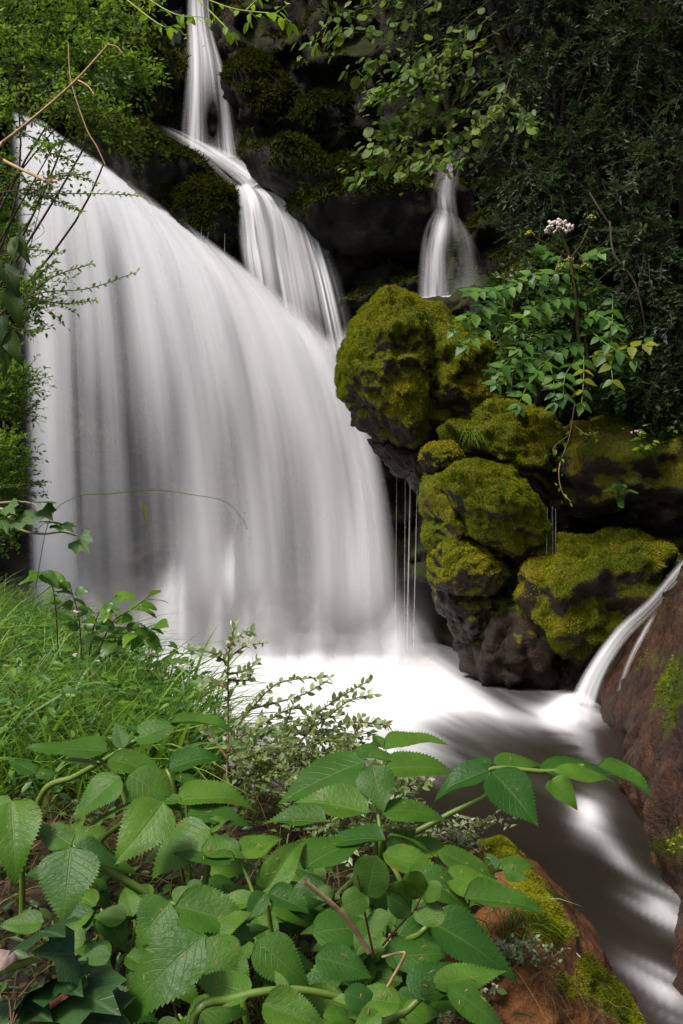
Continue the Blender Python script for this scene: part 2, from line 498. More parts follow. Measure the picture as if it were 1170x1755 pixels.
def sprays(bases, dirs, lens, nl, L, flat=0.6, droop=0.25, aspect=0.42, var0=None, jit=0.35):
    """leafy twigs: returns leaf arrays and twig curves. nl leaves on every twig, in opposite pairs"""
    bases, dirs = np.asarray(bases, float), nz(dirs)
    n = len(bases)
    lens = np.broadcast_to(lens, n)
    t = np.linspace(0.12, 1.0, nl)
    sag = droop * t ** 2
    pos = bases[:, None] + (dirs[:, None] * t[None, :, None] - UP[None, None] * sag[None, :, None]) * lens[:, None, None]
    side = nz(np.cross(dirs, UP + 0.25 * rng.normal(size=(n, 3))))
    upn = np.cross(side, dirs)
    sg = np.where(np.arange(nl) % 2 == 0, 1.0, -1.0)
    ld = dirs[:, None] * 0.55 + side[:, None] * sg[None, :, None] * flat + rng.normal(size=(n, nl, 3)) * jit
    ln = upn[:, None] + rng.normal(size=(n, nl, 3)) * 0.4
    v0 = rng.random(n) if var0 is None else var0
    var = np.clip(v0[:, None] * 0.55 + 0.35 * t[None] ** 2 + rng.normal(size=(n, nl)) * 0.13, 0, 1)
    sz = L * rng.uniform(0.65, 1.15, (n, nl))
    return leaves(pos.reshape(-1, 3), ld.reshape(-1, 3), ln.reshape(-1, 3), sz.ravel(), sz.ravel() * aspect, T_DIAMOND, var.ravel()), pos


def leaf_grid(nu, nv, prof, tooth=0.0, fold=0.18, droop=0.15, wave=0.0, corr=0.0, seed=0, tip=0.0, twist=0.0):
    """one big leaf, base at the origin, length 1 along +Y, with toothed rim, fold and droop"""
    r = np.random.default_rng(seed)
    v = np.linspace(0, 1, nv)
    u = np.linspace(-1, 1, nu)
    w = prof(v)
    U, V = np.meshgrid(u, v)
    Wd = np.repeat(w[:, None], nu, 1)
    X = U * Wd
    Y = V.copy()
    if tooth:
        saw = np.where(np.arange(nv) % 2 == 0, 0.0, 1.0)[:, None]
        X = X + np.sign(U) * (np.abs(U) > 0.99) * saw * tooth * np.minimum(1, Wd * 8)
        Y = Y + (np.abs(U) > 0.99) * saw * tooth * 0.9
    ax = np.abs(X)
    Z = fold * ax * (1 - 0.4 * V) - droop * V ** 2 - tip * np.maximum(0, V - 0.6) ** 2
    Z = Z - 0.55 * ax ** 2 * (0.6 + V)
    ph = r.random() * 6
    Z = Z + wave * np.sin(V * 9 + ph + np.sign(U)) * np.abs(U) ** 2
    Z = Z + corr * np.cos((V * 9.0 - np.abs(U) * 2.4) * 2 * math.pi) * np.abs(U) * (1 - np.abs(U) * 0.4) * np.minimum(1, Wd * 5)
    Xb = X * np.cos(twist * V) - Z * np.sin(twist * V) * 0.5
    vv = np.stack([Xb + 0.02 * np.sin(V * 3 + ph) * V, Y, Z], -1).reshape(-1, 3)
    i = np.arange(nv - 1)[:, None] * nu
    j = np.arange(nu - 1)[None]
    f = np.stack([i + j, i + j + 1, i + nu + j + 1, i + nu + j], -1).reshape(-1, 4)
    uv = np.stack([(U + 1) / 2, V], -1).reshape(-1, 2)
    return vv, f, uv


def prof_ovate(v):
    return 0.30 * np.sin(math.pi * np.clip(v, 0, 1) ** 0.64) ** 0.92 * (1 - 0.3 * v) + 0.001


def prof_round(v):
    return 0.40 * np.sqrt(np.clip(1 - (2 * v - 1) ** 2, 0, 1)) + 0.001


def prof_oval(v):
    return 0.24 * np.sin(math.pi * v ** 0.9) ** 0.8 + 0.001


def leaf_mesh(name, mat, *a, **k):
    v, f, uv = leaf_grid(*a, **k)
    return mesh(name, v, f, mat, uv=uv, attrs={'var': np.full(len(v), 0.5)})


# ------------------------------------------------------------------ terrain: cliff
def grid_faces(nr, nc):
    i = np.arange(nr - 1)[:, None] * nc
    j = np.arange(nc - 1)[None]
    return np.stack([i + j, i + j + 1, i + nc + j + 1, i + nc + j], -1).reshape(-1, 4)


def normals(v, f):
    n = np.zeros_like(v)
    a, b, c = v[f[:, 0]], v[f[:, 1]], v[f[:, 2]]
    fn = np.cross(b - a, c - a)
    if f.shape[1] == 4:
        fn = fn + np.cross(c - a, v[f[:, 3]] - a)
    for k in range(f.shape[1]):
        np.add.at(n, f[:, k], fn)
    return nz(n)


CL = np.array([  # photo x, photo y, depth of the rock wall
    (-700, -900, 13), (-300, -900, 16), (0, -900, 18), (330, -900, 21), (700, -900, 18), (1000, -900, 15), (1500, -900, 10),
    (-700, 0, 11), (-300, 0, 14.5), (0, 0, 17), (200, 0, 19), (330, 0, 19.6), (450, 0, 18.2), (600, 0, 16.8), (800, 0, 14.8), (1000, 0, 13.6), (1200, 0, 12.6), (1600, 0, 10),
    (330, 200, 19.2), (480, 200, 17.2), (600, 220, 16.6), (760, 250, 15.6), (900, 250, 13.8), (1100, 250, 12.8), (1500, 250, 10.5),
    (0, 250, 16.4), (200, 230, 17.4), (300, 330, 16.4), (460, 330, 16.4), (600, 350, 16.4), (740, 420, 15.6), (830, 480, 14.0), (1000, 500, 12.9), (1170, 500, 12.3),
    (-700, 500, 10), (-200, 500, 13.6), (50, 500, 15.4), (250, 500, 15.6), (450, 560, 15.8), (620, 620, 16.0), (760, 640, 14.4),
    (-200, 1100, 13.4), (50, 900, 15.1), (300, 900, 15.6), (500, 900, 16.0), (680, 900, 16.0), (760, 950, 14.0), (900, 900, 13.0), (1050, 900, 12.6), (1250, 900, 11.6), (1600, 900, 10),
    (50, 1200, 15.0), (300, 1200, 15.4), (500, 1200, 15.8), (700, 1200, 15.6), (800, 1200, 13.4), (1000, 1200, 12.7), (1250, 1200, 11.4), (1000, 700, 12.2), (1170, 700, 11.8)], float)


def cliff_depth(px, py):
    q = np.stack([px, py], -1).reshape(-1, 2)
    num = np.zeros(len(q))
    den = np.zeros(len(q))
    for x, y, d in CL:
        w = 1.0 / (((q[:, 0] - x) ** 2 + (q[:, 1] - y) ** 2) / 1e4 + 0.35) ** 2
        num += w * d
        den += w
    return (num / den).reshape(np.shape(px))


def make_cliff():
    px, py = np.meshgrid(np.linspace(-650, 1600, 330), np.linspace(-880, 1190, 300))
    d = cliff_depth(px, py).ravel()
    v = np.stack([(px.ravel() - 585) / F * d, d, CAMZ - (py.ravel() - 877.5) / F * d], -1)
    st = v * np.array((0.55, 0.55, 0.9))
    r = fbm(st, 5, 3) * 0.55
    ridge = 1 - np.abs(fbm(v * np.array((0.9, 0.9, 1.7)) + 9, 4, 11))
    v[:, 1] -= r + (ridge - 0.6) * 0.55 + fbm(v * 3.1, 4, 5) * 0.10
    v[:, 2] += fbm(v * 1.3, 3, 23) * 0.15
    f = grid_faces(300, 330)
    n = normals(v, f)
    n = np.where((n[:, 1] > 0)[:, None], -n, n)
    x2, y2 = proj(v)
    wet = np.exp(-(((x2 - 330) / 330) ** 2 + ((y2 - 800) / 380) ** 2))
    moss = sst(-0.1, 0.6, n[:, 2] + 0.5 * fbm(v * 0.9, 3, 31)) * 0.85 * (1 - wet)
    o = obj('cliff', v, f, [M_CLIFF, M_BEHIND], attrs={'moss': moss},
            fmat=(wet[f[:, 0]] > 0.45).astype(int))
    return o, v, f, moss, n, x2, y2


CLIFF = make_cliff()
tag(CLIFF[0], kind='structure')

# ------------------------------------------------------------------ terrain: bank
EDGE = np.array([(-9, 11.5), (-4.5, 9.5), (-2.9, 8.0), (-2.0, 6.6), (-1.35, 5.0), (-0.75, 3.9), (-0.3, 3.0), (0.0, 2.65), (0.25, 2.35), (0.42, 2.0), (0.46, 1.5), (0.46, 0.6), (0.5, -3)], float)


def bank_sd(x, y):
    """positive on the bank, metres from its edge"""
    q = np.stack([x, y], -1)
    best = np.full(len(q), 1e9)
    sgn = np.ones(len(q))
    for a, b in zip(EDGE[:-1], EDGE[1:]):
        ab = b - a
        t = np.clip(((q - a) @ ab) / (ab @ ab), 0, 1)
        pr = a + t[:, None] * ab
        dd = np.linalg.norm(q - pr, axis=1)
        cr = ab[0] * (q[:, 1] - a[1]) - ab[1] * (q[:, 0] - a[0])
        k = dd < best
        best = np.where(k, dd, best)
        sgn = np.where(k, np.where(cr < 0, 1.0, -1.0), sgn)
    return best * sgn


def bank_z(x, y):
    x, y = np.asarray(x, float), np.asarray(y, float)
    sd = bank_sd(x, y)
    p = np.stack([x, y, 0 * x], -1)
    top = 1.22 + 0.05 * fbm(p * 1.7, 4, 41) - 0.12 * sst(2.2, 1.0, y) + 0.10 * np.clip(-x - 1.5, 0, 6)
    return top - 2.4 * sst(0.12, -0.95, sd + 0.12 * fbm(p * 2.1, 3, 43))


def make_bank():
    gx, gy = np.meshgrid(np.linspace(-7, 2.2, 240), np.linspace(-2, 11, 320))
    z = bank_z(gx.ravel(), gy.ravel())
    v = np.stack([gx.ravel(), gy.ravel(), z], -1)
    v[:, 2] += 0.02 * fbm(v * 9, 3, 47)
    return obj('bank', v, grid_faces(320, 240), M_SOIL)


tag(make_bank(), kind='structure')


# ------------------------------------------------------------------ water surface
def G(px, py, cx, cy, rx, ry, a, rot=0.0):
    dx, dy = px - cx, py - cy
    c, s = math.cos(math.radians(rot)), math.sin(math.radians(rot))
    u, w = dx * c + dy * s, -dx * s + dy * c
    return a * np.exp(-((u / rx) ** 2 + (w / ry) ** 2))


def make_water():
    gx, gy = np.meshgrid(np.linspace(-7.5, 5.5, 380), np.linspace(1.0, 16.5, 520))
    x, y = gx.ravel(), gy.ravel()
    z = -0.55 * sst(7.6, 4.9, y) - 0.9 * sst(5.0, 1.5, y)
    p = np.stack([x, y, 0 * x], -1)
    z = z + 0.012 * fbm(p * 1.1, 3, 51)
    v = np.stack([x, y, z], -1)
    px, py = proj(v)
    # flow-aligned coordinates: out of the plunge pool to the right, then down the channel
    ang = math.radians(28)
    fx, fy = px * math.cos(ang) + py * math.sin(ang), -px * math.sin(ang) + py * math.cos(ang)
    stre = fbm(np.stack([fx / 210, fy / 26, 0 * fx], -1), 3, 61)
    fo = G(px, py, 470, 1165, 330, 85, 1.5) + G(px, py, 670, 1180, 130, 62, 0.75, 14) + G(px, py, 580, 1285, 190, 48, 0.55)
    fo += G(px, py, 820, 1212, 100, 22, 0.36, 20) + G(px, py, 985, 1222, 58, 30, 1.05) + G(px, py, 940, 1240, 70, 24, 0.35, 15) + G(px, py, 730, 1290, 90, 40, 0.30, 10)
    fo += G(px, py, 1010, 1396, 36, 46, 0.72, 20) + G(px, py, 1050, 1455, 70, 20, 0.42, 50) + G(px, py, 1135, 1562, 80, 34, 0.86, 25)
    fo += G(px, py, 1140, 1705, 85, 38, 0.80, 40) + G(px, py, 930, 1340, 170, 60, 0.10, 25) + 0.06
    fo = fo * (1 + 0.55 * stre * sst(1.2, 0.5, fo)) - 0.03
    fo = np.clip(fo, 0, 1) ** 2.4
    v[:, 2] += 0.05 * np.clip(fo, 0, 1) * sst(8.2, 6.0, y) + 0.10 * G(px, py, 500, 1115, 330, 40, 1.0) + 0.12 * G(px, py, 985, 1215, 50, 22, 1.0)
    return obj('stream_water', v, grid_faces(520, 380), M_WATER, attrs={'foam': np.clip(fo, 0, 0.97)})


tag(make_water(), kind='structure')


# ------------------------------------------------------------------ rocks
def ico(n):
    import bmesh
    bm = bmesh.new()
    bmesh.ops.create_icosphere(bm, subdivisions=n, radius=1)
    v = np.array([q.co[:] for q in bm.verts])
    f = np.array([[w.index for w in q.verts] for q in bm.faces])
    bm.free()
    return v, f


ICO = {k: ico(k) for k in (3, 4, 5, 6)}


def rock(outline, d, ry, seed, lump=0.14, fine=0.041, sub=5, dy=0.0, freq=1.0, strata=0.0):
    """a boulder whose outline as seen from the bank is the given one, ry metres deep"""
    o = np.array(outline, float)
    c = o.mean(0)
    th = np.arctan2(-(o[:, 1] - c[1]), o[:, 0] - c[0])
    R = np.hypot(o[:, 0] - c[0], o[:, 1] - c[1]) * d / F
    k = np.argsort(th)
    th, R = th[k], R[k]
    th = np.concatenate([th - 2 * math.pi, th, th + 2 * math.pi])
    R = np.tile(R, 3)
    v, f = ICO[sub]
    a = np.arctan2(v[:, 2], v[:, 0])
    tt = np.linspace(-math.pi, math.pi, 361)
    rr = np.interp(tt, th, R)
    ker = np.hanning(13)
    ker /= ker.sum()
    rr = np.convolve(np.concatenate([rr[-20:-1], rr, rr[1:20]]), ker, 'same')[19:-19]
    Ra = np.interp(a, tt, rr)
    cen = P(c[0], c[1], d)
    p = np.stack([v[:, 0] * Ra, v[:, 1] * ry, v[:, 2] * Ra], -1)
    s = freq / max(0.2, float(np.mean(R)) )
    q = p * s + seed * 7.3
    crk = np.abs(fbm(q * np.array((1.3, 1.3, 2.2)) + 5, 3, seed + 21))
    disp = -0.05 * np.exp(-(crk / 0.06) ** 2) * (fine > 0.04) + lump * fbm(q * 1.6, 3, seed) + lump * 0.9 * (0.30 - np.abs(fbm(q * 2.4, 3, seed + 5))) + fine * fbm(q * 7, 4, seed + 9)
    if strata:
        disp = disp + strata * np.abs(np.sin((p[:, 2] * 1.0 - p[:, 0] * 0.35) * s * 5 + 2 * fbm(q, 2, seed + 3)))
    p = p * (1 + disp)[:, None]
    p[:, 1] += dy
    return p + cen, f


def moss_field(v, f, seed, thr=0.0, soft=0.45, amp=0.5, fr=1.6, floor_z=None):
    n = normals(v, f)
    m = sst(thr - soft, thr + soft, n[:, 2] - 0.25 * n[:, 1] + amp * fbm(v * fr, 3, seed))
    return m, n


def moss_fur(v, f, m, n, count, L, seed, mat, parent, droop=0.5, vscale=1.4):
    """short moss shoots standing on the cushions"""
    r = np.random.default_rng(seed)
    a, b, c = v[f[:, 0]], v[f[:, 1]], v[f[:, 2]]
    fn = np.cross(b - a, c - a)
    ar = np.linalg.norm(fn, axis=1)
    fm = m[f].mean(1)
    vis = (-(fn / ar[:, None])[:, 1] * 1.0 + np.abs(fn[:, 2] / ar) * 0.4) > -0.15
    w = ar * np.clip(fm - 0.25, 0, 1) * vis
    w = w / w.sum()
    k = r.choice(len(f), count, p=w)
    s = np.sqrt(r.random((count, 1)))
    t = r.random((count, 1))
    p = a[k] * (1 - s) + b[k] * s * (1 - t) + c[k] * s * t
    nn = nz(n[f[k, 0]])
    dr = nz(nn * 0.8 + r.normal(size=(count, 3)) * 0.45 - UP * droop)
    ln = L * r.uniform(0.5, 1.3, (count, 1)) * (0.5 + 0.7 * fm[k])[:, None]
    sd = nz(np.cross(dr, r.normal(size=(count, 3)))) * L * 0.22
    vv = np.stack([p - sd, p + sd, p + dr * ln], 1).reshape(-1, 3)
    ff = np.arange(count * 3).reshape(-1, 3)
    var = np.clip(0.42 + 0.55 * fbm(p * vscale, 3, seed) + 0.15 * nn[:, 2] + r.normal(size=count) * 0.14, 0, 1)
    o = obj('moss', vv, ff, mat, parent, attrs={'var': np.repeat(var, 3)}, smooth=False)
    return tag(o, kind='stuff')


def boulder(name, label, outline, d, ry, seed, moss=None, mat=None, fur=9000, fl=0.022, group=None, cat='boulder', mossmat=None, droop=0.5, **kw):
    v, f = rock(outline, d, ry, seed, **kw)
    t = thing(name, (v[:, 0].mean(), v[:, 1].mean(), v[:, 2].min()), label, cat, group)
    m, n = moss_field(v, f, seed, **(moss or {}))
    obj('rock', v, f, mat or M_ROCK, t, attrs={'moss': m})
    if fur:
        moss_fur(v, f, m, n, fur, fl, seed, mossmat or M_MOSS, t, droop)
    return t, v, f


_o, _v, _f, _m, _n, _x, _y = CLIFF
_m = np.clip(_m * 1.3, 0, 1) * ((_x > -50) & (_x < 1220) & (_y > -80) & (_y < 800))
_t = np.vstack([_f[:, [0, 1, 2]], _f[:, [0, 2, 3]]])
_t = _t[_m[_t].mean(1) > 0.1]
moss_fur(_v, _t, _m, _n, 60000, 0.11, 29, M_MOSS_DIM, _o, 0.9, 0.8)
GR = 'mossy boulders of the outcrop beside the fall'
MV = dict(thr=-0.25, soft=0.5, amp=0.6)
boulder('mossy_boulder', 'largest mossy boulder with a peaked top jutting against the white waterfall',
        [(660, 508), (640, 516), (616, 545), (600, 582), (582, 615), (580, 655), (602, 695), (630, 736), (672, 770), (710, 785), (735, 745), (735, 660), (740, 600), (752, 562), (705, 522)],
        12.3, 0.95, 3, dict(thr=-0.45, soft=0.4, amp=0.55), fur=46000, fl=0.022, group=GR, sub=6, lump=0.12, fine=0.042, strata=0.03, droop=0.6)
boulder('mossy_boulder', 'mossy shoulder joined to the peaked boulder under the pinnate leaves',
        [(728, 535), (790, 550), (850, 600), (880, 680), (850, 735), (780, 745), (722, 748), (702, 700), (706, 620), (712, 565)],
        12.45, 0.9, 4, dict(thr=-0.35, soft=0.45, amp=0.6), fur=32000, fl=0.022, group=GR, sub=6, lump=0.16, fine=0.045, strata=0.05, droop=0.6)
boulder('wet_boulder', 'dark bare slab overhanging beneath the peaked boulder',
        [(640, 755), (700, 770), (760, 770), (775, 830), (740, 845), (700, 815), (655, 785)], 12.5, 0.6, 6, dict(thr=1.2, soft=0.3, amp=0.2), fur=0, group=GR, strata=0.05)
boulder('mossy_boulder', 'small round mossy knob under the peaked boulder beside dripping water threads',
        [(720, 772), (750, 758), (782, 762), (795, 790), (772, 818), (735, 814)], 11.6, 0.35, 5, MV, fur=6000, fl=0.02, group=GR)
boulder('mossy_boulder', 'dim green mossy ledge boulder with a small hanging grass tuft',
        [(765, 738), (830, 702), (900, 698), (960, 735), (985, 800), (955, 850), (900, 830), (850, 800), (790, 775)], 11.95, 0.8, 7, dict(thr=-0.3, soft=0.5, amp=0.5), fur=30000, group=GR, lump=0.2, strata=0.05)
boulder('mossy_boulder', 'brightest yellow green mossy boulder in the middle of the outcrop',
        [(765, 812), (800, 790), (850, 798), (903, 840), (935, 882), (928, 918), (880, 955), (820, 935), (775, 885), (755, 842)], 11.3, 0.75, 9, dict(thr=-0.35, soft=0.4, amp=0.3), fur=36000, fl=0.02, group=GR, lump=0.13)
boulder('mossy_boulder', 'narrow upright streaked rock at the left edge of the outcrop',
        [(725, 815), (765, 812), (795, 870), (805, 955), (775, 985), (745, 945), (732, 890)], 11.6, 0.6, 11, dict(thr=0.0, soft=0.5, amp=0.7), fur=6000, group=GR, strata=0.05)
boulder('mossy_boulder', 'low moss capped rock at the waterfall side with a bright green cushion',
        [(742, 932), (800, 925), (850, 950), (874, 980), (850, 1004), (790, 1020), (745, 1002)], 11.35, 0.5, 13, dict(thr=-0.05, soft=0.5, amp=0.5), fur=10000, fl=0.02, group=GR)
boulder('mossy_boulder', 'wide mossy boulder hanging over the pool near the side spout',
        [(888, 965), (930, 932), (1010, 918), (1095, 925), (1145, 965), (1120, 1045), (1060, 1100), (985, 1130), (930, 1085), (893, 1015)], 11.15, 0.9, 15, dict(thr=0.0, soft=0.45, amp=0.6), fur=34000, group=GR, lump=0.2, strata=0.08)
boulder('wet_boulder', 'dark bare wet rock standing in the pool at the foot of the outcrop',
        [(842, 1008), (890, 996), (935, 1045), (985, 1110), (968, 1185), (890, 1180), (822, 1165), (795, 1118), (803, 1060)], 11.75, 0.8, 17, dict(thr=0.75, soft=0.4, amp=0.5), fur=3000, group=GR, strata=0.07)
boulder('wet_boulder', 'dark wet lump wedged below the low moss capped rock',
        [(748, 1000), (800, 1000), (840, 1025), (835, 1080), (800, 1100), (765, 1060)], 11.8, 0.6, 19, dict(thr=0.6, soft=0.4, amp=0.5), fur=1500, group=GR, strata=0.06)
boulder('wet_boulder', 'small dark rock between the outcrop and the side spout at waterline',
        [(958, 1120), (1000, 1115), (1040, 1140), (1035, 1200), (985, 1205), (952, 1180)], 11.4, 0.5, 21, dict(thr=0.9, soft=0.4, amp=0.5), fur=0, group=GR)
boulder('overhanging_ledge', 'brown earthy overhang below the undergrowth, above the dark hollow',
        [(930, 765), (1000, 728), (1080, 735), (1190, 745), (1290, 800), (1250, 880), (1150, 905), (1050, 888), (970, 868), (938, 815)], 11.7, 1.1, 23, dict(thr=0.15, soft=0.5, amp=0.7), fur=9000, mossmat=M_MOSS_DIM, group=GR, strata=0.05, cat='ledge')
boulder('overhanging_ledge', 'dark rock at the back of the hollow above the side spout',
        [(1040, 905), (1120, 890), (1240, 900), (1290, 980), (1180, 1010), (1080, 985)], 12.2, 0.7, 25, dict(thr=0.3, soft=0.5, amp=0.6), fur=3000, mossmat=M_MOSS_DIM, group=GR, cat='ledge')
GB = 'mossy rocks up on the cliff'
DM = dict(thr=0.15, soft=0.5, amp=0.6)
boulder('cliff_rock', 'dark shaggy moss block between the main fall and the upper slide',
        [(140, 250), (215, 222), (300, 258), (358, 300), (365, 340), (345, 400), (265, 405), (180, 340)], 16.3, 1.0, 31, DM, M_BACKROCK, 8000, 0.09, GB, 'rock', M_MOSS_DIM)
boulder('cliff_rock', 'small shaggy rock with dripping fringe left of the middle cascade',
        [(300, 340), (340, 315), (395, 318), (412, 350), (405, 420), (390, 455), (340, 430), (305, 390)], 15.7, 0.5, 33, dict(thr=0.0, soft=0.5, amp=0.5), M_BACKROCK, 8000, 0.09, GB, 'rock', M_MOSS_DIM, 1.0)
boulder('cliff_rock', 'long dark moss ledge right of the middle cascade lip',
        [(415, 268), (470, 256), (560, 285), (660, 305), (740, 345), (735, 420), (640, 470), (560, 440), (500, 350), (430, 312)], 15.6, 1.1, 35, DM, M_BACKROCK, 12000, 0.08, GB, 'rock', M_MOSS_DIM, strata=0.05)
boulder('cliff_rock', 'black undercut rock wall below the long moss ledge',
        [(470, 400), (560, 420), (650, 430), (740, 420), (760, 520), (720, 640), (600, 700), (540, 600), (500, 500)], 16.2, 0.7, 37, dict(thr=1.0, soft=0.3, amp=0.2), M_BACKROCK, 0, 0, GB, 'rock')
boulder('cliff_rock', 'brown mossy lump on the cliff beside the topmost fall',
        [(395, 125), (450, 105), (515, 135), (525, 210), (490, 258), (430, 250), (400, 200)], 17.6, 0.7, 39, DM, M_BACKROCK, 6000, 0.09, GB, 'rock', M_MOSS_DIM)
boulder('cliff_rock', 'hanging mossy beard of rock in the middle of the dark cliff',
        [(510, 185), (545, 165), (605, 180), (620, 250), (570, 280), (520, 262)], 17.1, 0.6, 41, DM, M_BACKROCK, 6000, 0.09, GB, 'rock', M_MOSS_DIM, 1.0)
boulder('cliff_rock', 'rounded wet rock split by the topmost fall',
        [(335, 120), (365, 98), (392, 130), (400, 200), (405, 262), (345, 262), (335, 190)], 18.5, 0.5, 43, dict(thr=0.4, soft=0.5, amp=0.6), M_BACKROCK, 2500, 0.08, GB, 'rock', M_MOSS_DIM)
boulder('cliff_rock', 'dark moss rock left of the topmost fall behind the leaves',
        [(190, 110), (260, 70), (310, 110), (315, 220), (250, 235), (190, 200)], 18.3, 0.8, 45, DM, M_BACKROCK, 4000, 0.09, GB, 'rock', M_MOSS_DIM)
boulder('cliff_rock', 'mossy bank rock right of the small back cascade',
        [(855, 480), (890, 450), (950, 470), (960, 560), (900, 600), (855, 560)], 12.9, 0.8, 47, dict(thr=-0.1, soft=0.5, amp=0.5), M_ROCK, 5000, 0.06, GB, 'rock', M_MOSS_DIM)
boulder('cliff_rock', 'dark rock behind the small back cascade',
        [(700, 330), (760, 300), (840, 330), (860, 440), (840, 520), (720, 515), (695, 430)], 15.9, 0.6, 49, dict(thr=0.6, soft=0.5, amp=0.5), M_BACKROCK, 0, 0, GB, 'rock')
for k, (x, y, r, lab) in enumerate([(763, 520, 14, 'small dark round stone at the foot of the back cascade'), (790, 517, 17, 'larger dark round stone at the foot of the back cascade')]):
    boulder('pool_stone', lab, [(x + r * math.cos(a), y + r * 0.8 * math.sin(a)) for a in np.linspace(0, 5.5, 8)], 13.2, 0.12, 51 + k, dict(thr=0.6, soft=0.3, amp=0.3), M_BACKROCK, 0, 0, None, 'stone', sub=4)
boulder('mossy_boulder', 'flat rock shelf holding the basin of the back cascade',
        [(690, 530), (760, 520), (850, 525), (880, 570), (800, 600), (700, 580)], 13.2, 0.7, 55, dict(thr=0.5, soft=0.5, amp=0.5), M_BACKROCK, 0, 0, GB, 'rock')


def make_right_rock():
    """the sloping red-brown rock on the far side of the stream"""
    ny, nt = 330, 220
    ys = np.linspace(4.2, 10.6, ny)
    xw = np.interp(ys, [4.2, 5.0, 5.7, 7.0, 8.5, 10.1, 10.6], [1.74, 1.70, 1.80, 2.06, 2.32, 2.38, 2.62])
    t = np.linspace(0, 1, nt)
    Y, T = np.meshgrid(ys, t, indexing='ij')
    top = np.interp(Y, [4.2, 6, 8, 10.0, 10.6], [2.3, 2.2, 2.05, 1.72, 1.5])
    ang = T * math.pi * 0.62
    run = np.interp(Y, [4.2, 7, 10.0, 10.6], [1.3, 1.2, 1.0, 0.8])
    Z = -0.8 + (top + 0.8) * np.sin(np.minimum(ang, math.pi / 2)) ** 0.9
    slo = np.interp(Y, [5, 6.5, 8.5, 9.5], [0.25, 0.35, 0.55, 0.66])
    X = np.repeat(xw[:, None], nt, 1) + slo * np.maximum(Z, -0.3) + run * np.maximum(ang - 1.2, 0) * 3.4
    Z = Z - 0.9 * sst(10.0, 10.6, Y) * T
    v = np.stack([X, Y, Z], -1).reshape(-1, 3)
    f = grid_faces(ny, nt)[:, ::-1]
    n = normals(v, f)
    n = np.where((n[:, 0] > 0)[:, None], -n, n)
    v = v + n * (0.10 * fbm(v * 0.9, 3, 71) + 0.10 * (0.25 - np.abs(fbm(v * 1.7, 3, 73))) + 0.035 * (0.3 - np.abs(fbm(v * np.array((4, 6, 4)), 3, 75))) + 0.010 * fbm(v * 15, 3, 76))[:, None]
    v[:, 0] += 0.25 * np.exp(-((v[:, 2] + 0.3) / 0.25) ** 2)
    n = normals(v, f)
    n = np.where((n[:, 2] < 0)[:, None], -n, n)
    px, py = proj(v)
    moss = 0.75 * np.exp(-((px - 1150) / 30) ** 2 - ((py - 1190) / 70) ** 2) + 0.7 * np.exp(-((px - 1150) / 60) ** 2 - ((py - 1450) / 35) ** 2) + 0.25 * sst(1250, 1050, py) + 0.2 * fbm(v * 3, 3, 77)
    th = thing('sloping_rock', (3.2, 7.5, -0.8), 'red brown wet rock face sloping into the stream beside the spout', 'rock')
    obj('rock', v, f, M_RED, th, attrs={'moss': np.clip(moss, 0, 1)})
    tri = np.vstack([f[:, [0, 1, 2]], f[:, [0, 2, 3]]])
    moss_fur(v, tri, np.clip(moss, 0, 1), n, 5000, 0.03, 79, M_MOSS, th)


make_right_rock()


# ------------------------------------------------------------------ falling water
def sheet(name, curves, nu, nv, dens, mat, parent, ribs=0.06, ribf=16, dy=0.0, seed=0, ext=None):
    us = np.array([c[0] for c in curves], float)
    cs = np.array([crom(PP(c[1]), nv) for c in curves])
    uu = np.linspace(0, 1, nu)
    g = np.empty((nu, nv, 3))
    # smooth blend across the curves
    for k in range(3):
        for j in range(nv):
            g[:, j, k] = np.interp(uu, us, cs[:, j, k])
    ker = np.hanning(max(5, nu // 12 * 2 + 1))
    ker /= ker.sum()
    h = len(ker) // 2
    for k in range(3):
        for j in range(nv):
            a = g[:, j, k]
            e = np.concatenate([2 * a[0] - a[h:0:-1], a, 2 * a[-1] - a[-2:-h - 2:-1]])
            g[:, j, k] = np.convolve(e, ker, 'valid')
    U, V = np.meshgrid(uu, np.linspace(0, 1, nv), indexing='ij')
    q = np.stack([U.ravel() * ribf, V.ravel() * 0.9, np.full(U.size, seed * 3.1)], -1)
    v = g.reshape(-1, 3)
    v[:, 1] += dy - ribs * fbm(q, 3, seed + 81) * (0.3 + 0.7 * V.ravel())
    px, py = proj(v)
    dn = dens(U.ravel(), V.ravel(), px, py)
    return obj(name, v, grid_faces(nu, nv), mat, parent, uv=np.stack([U.ravel(), V.ravel()], -1), attrs={'dens': np.clip(dn, 0, 1)})


def edge(u, a=0.06, b=0.06):
    return sst(0, a, u) * sst(1, 1 - b, u)


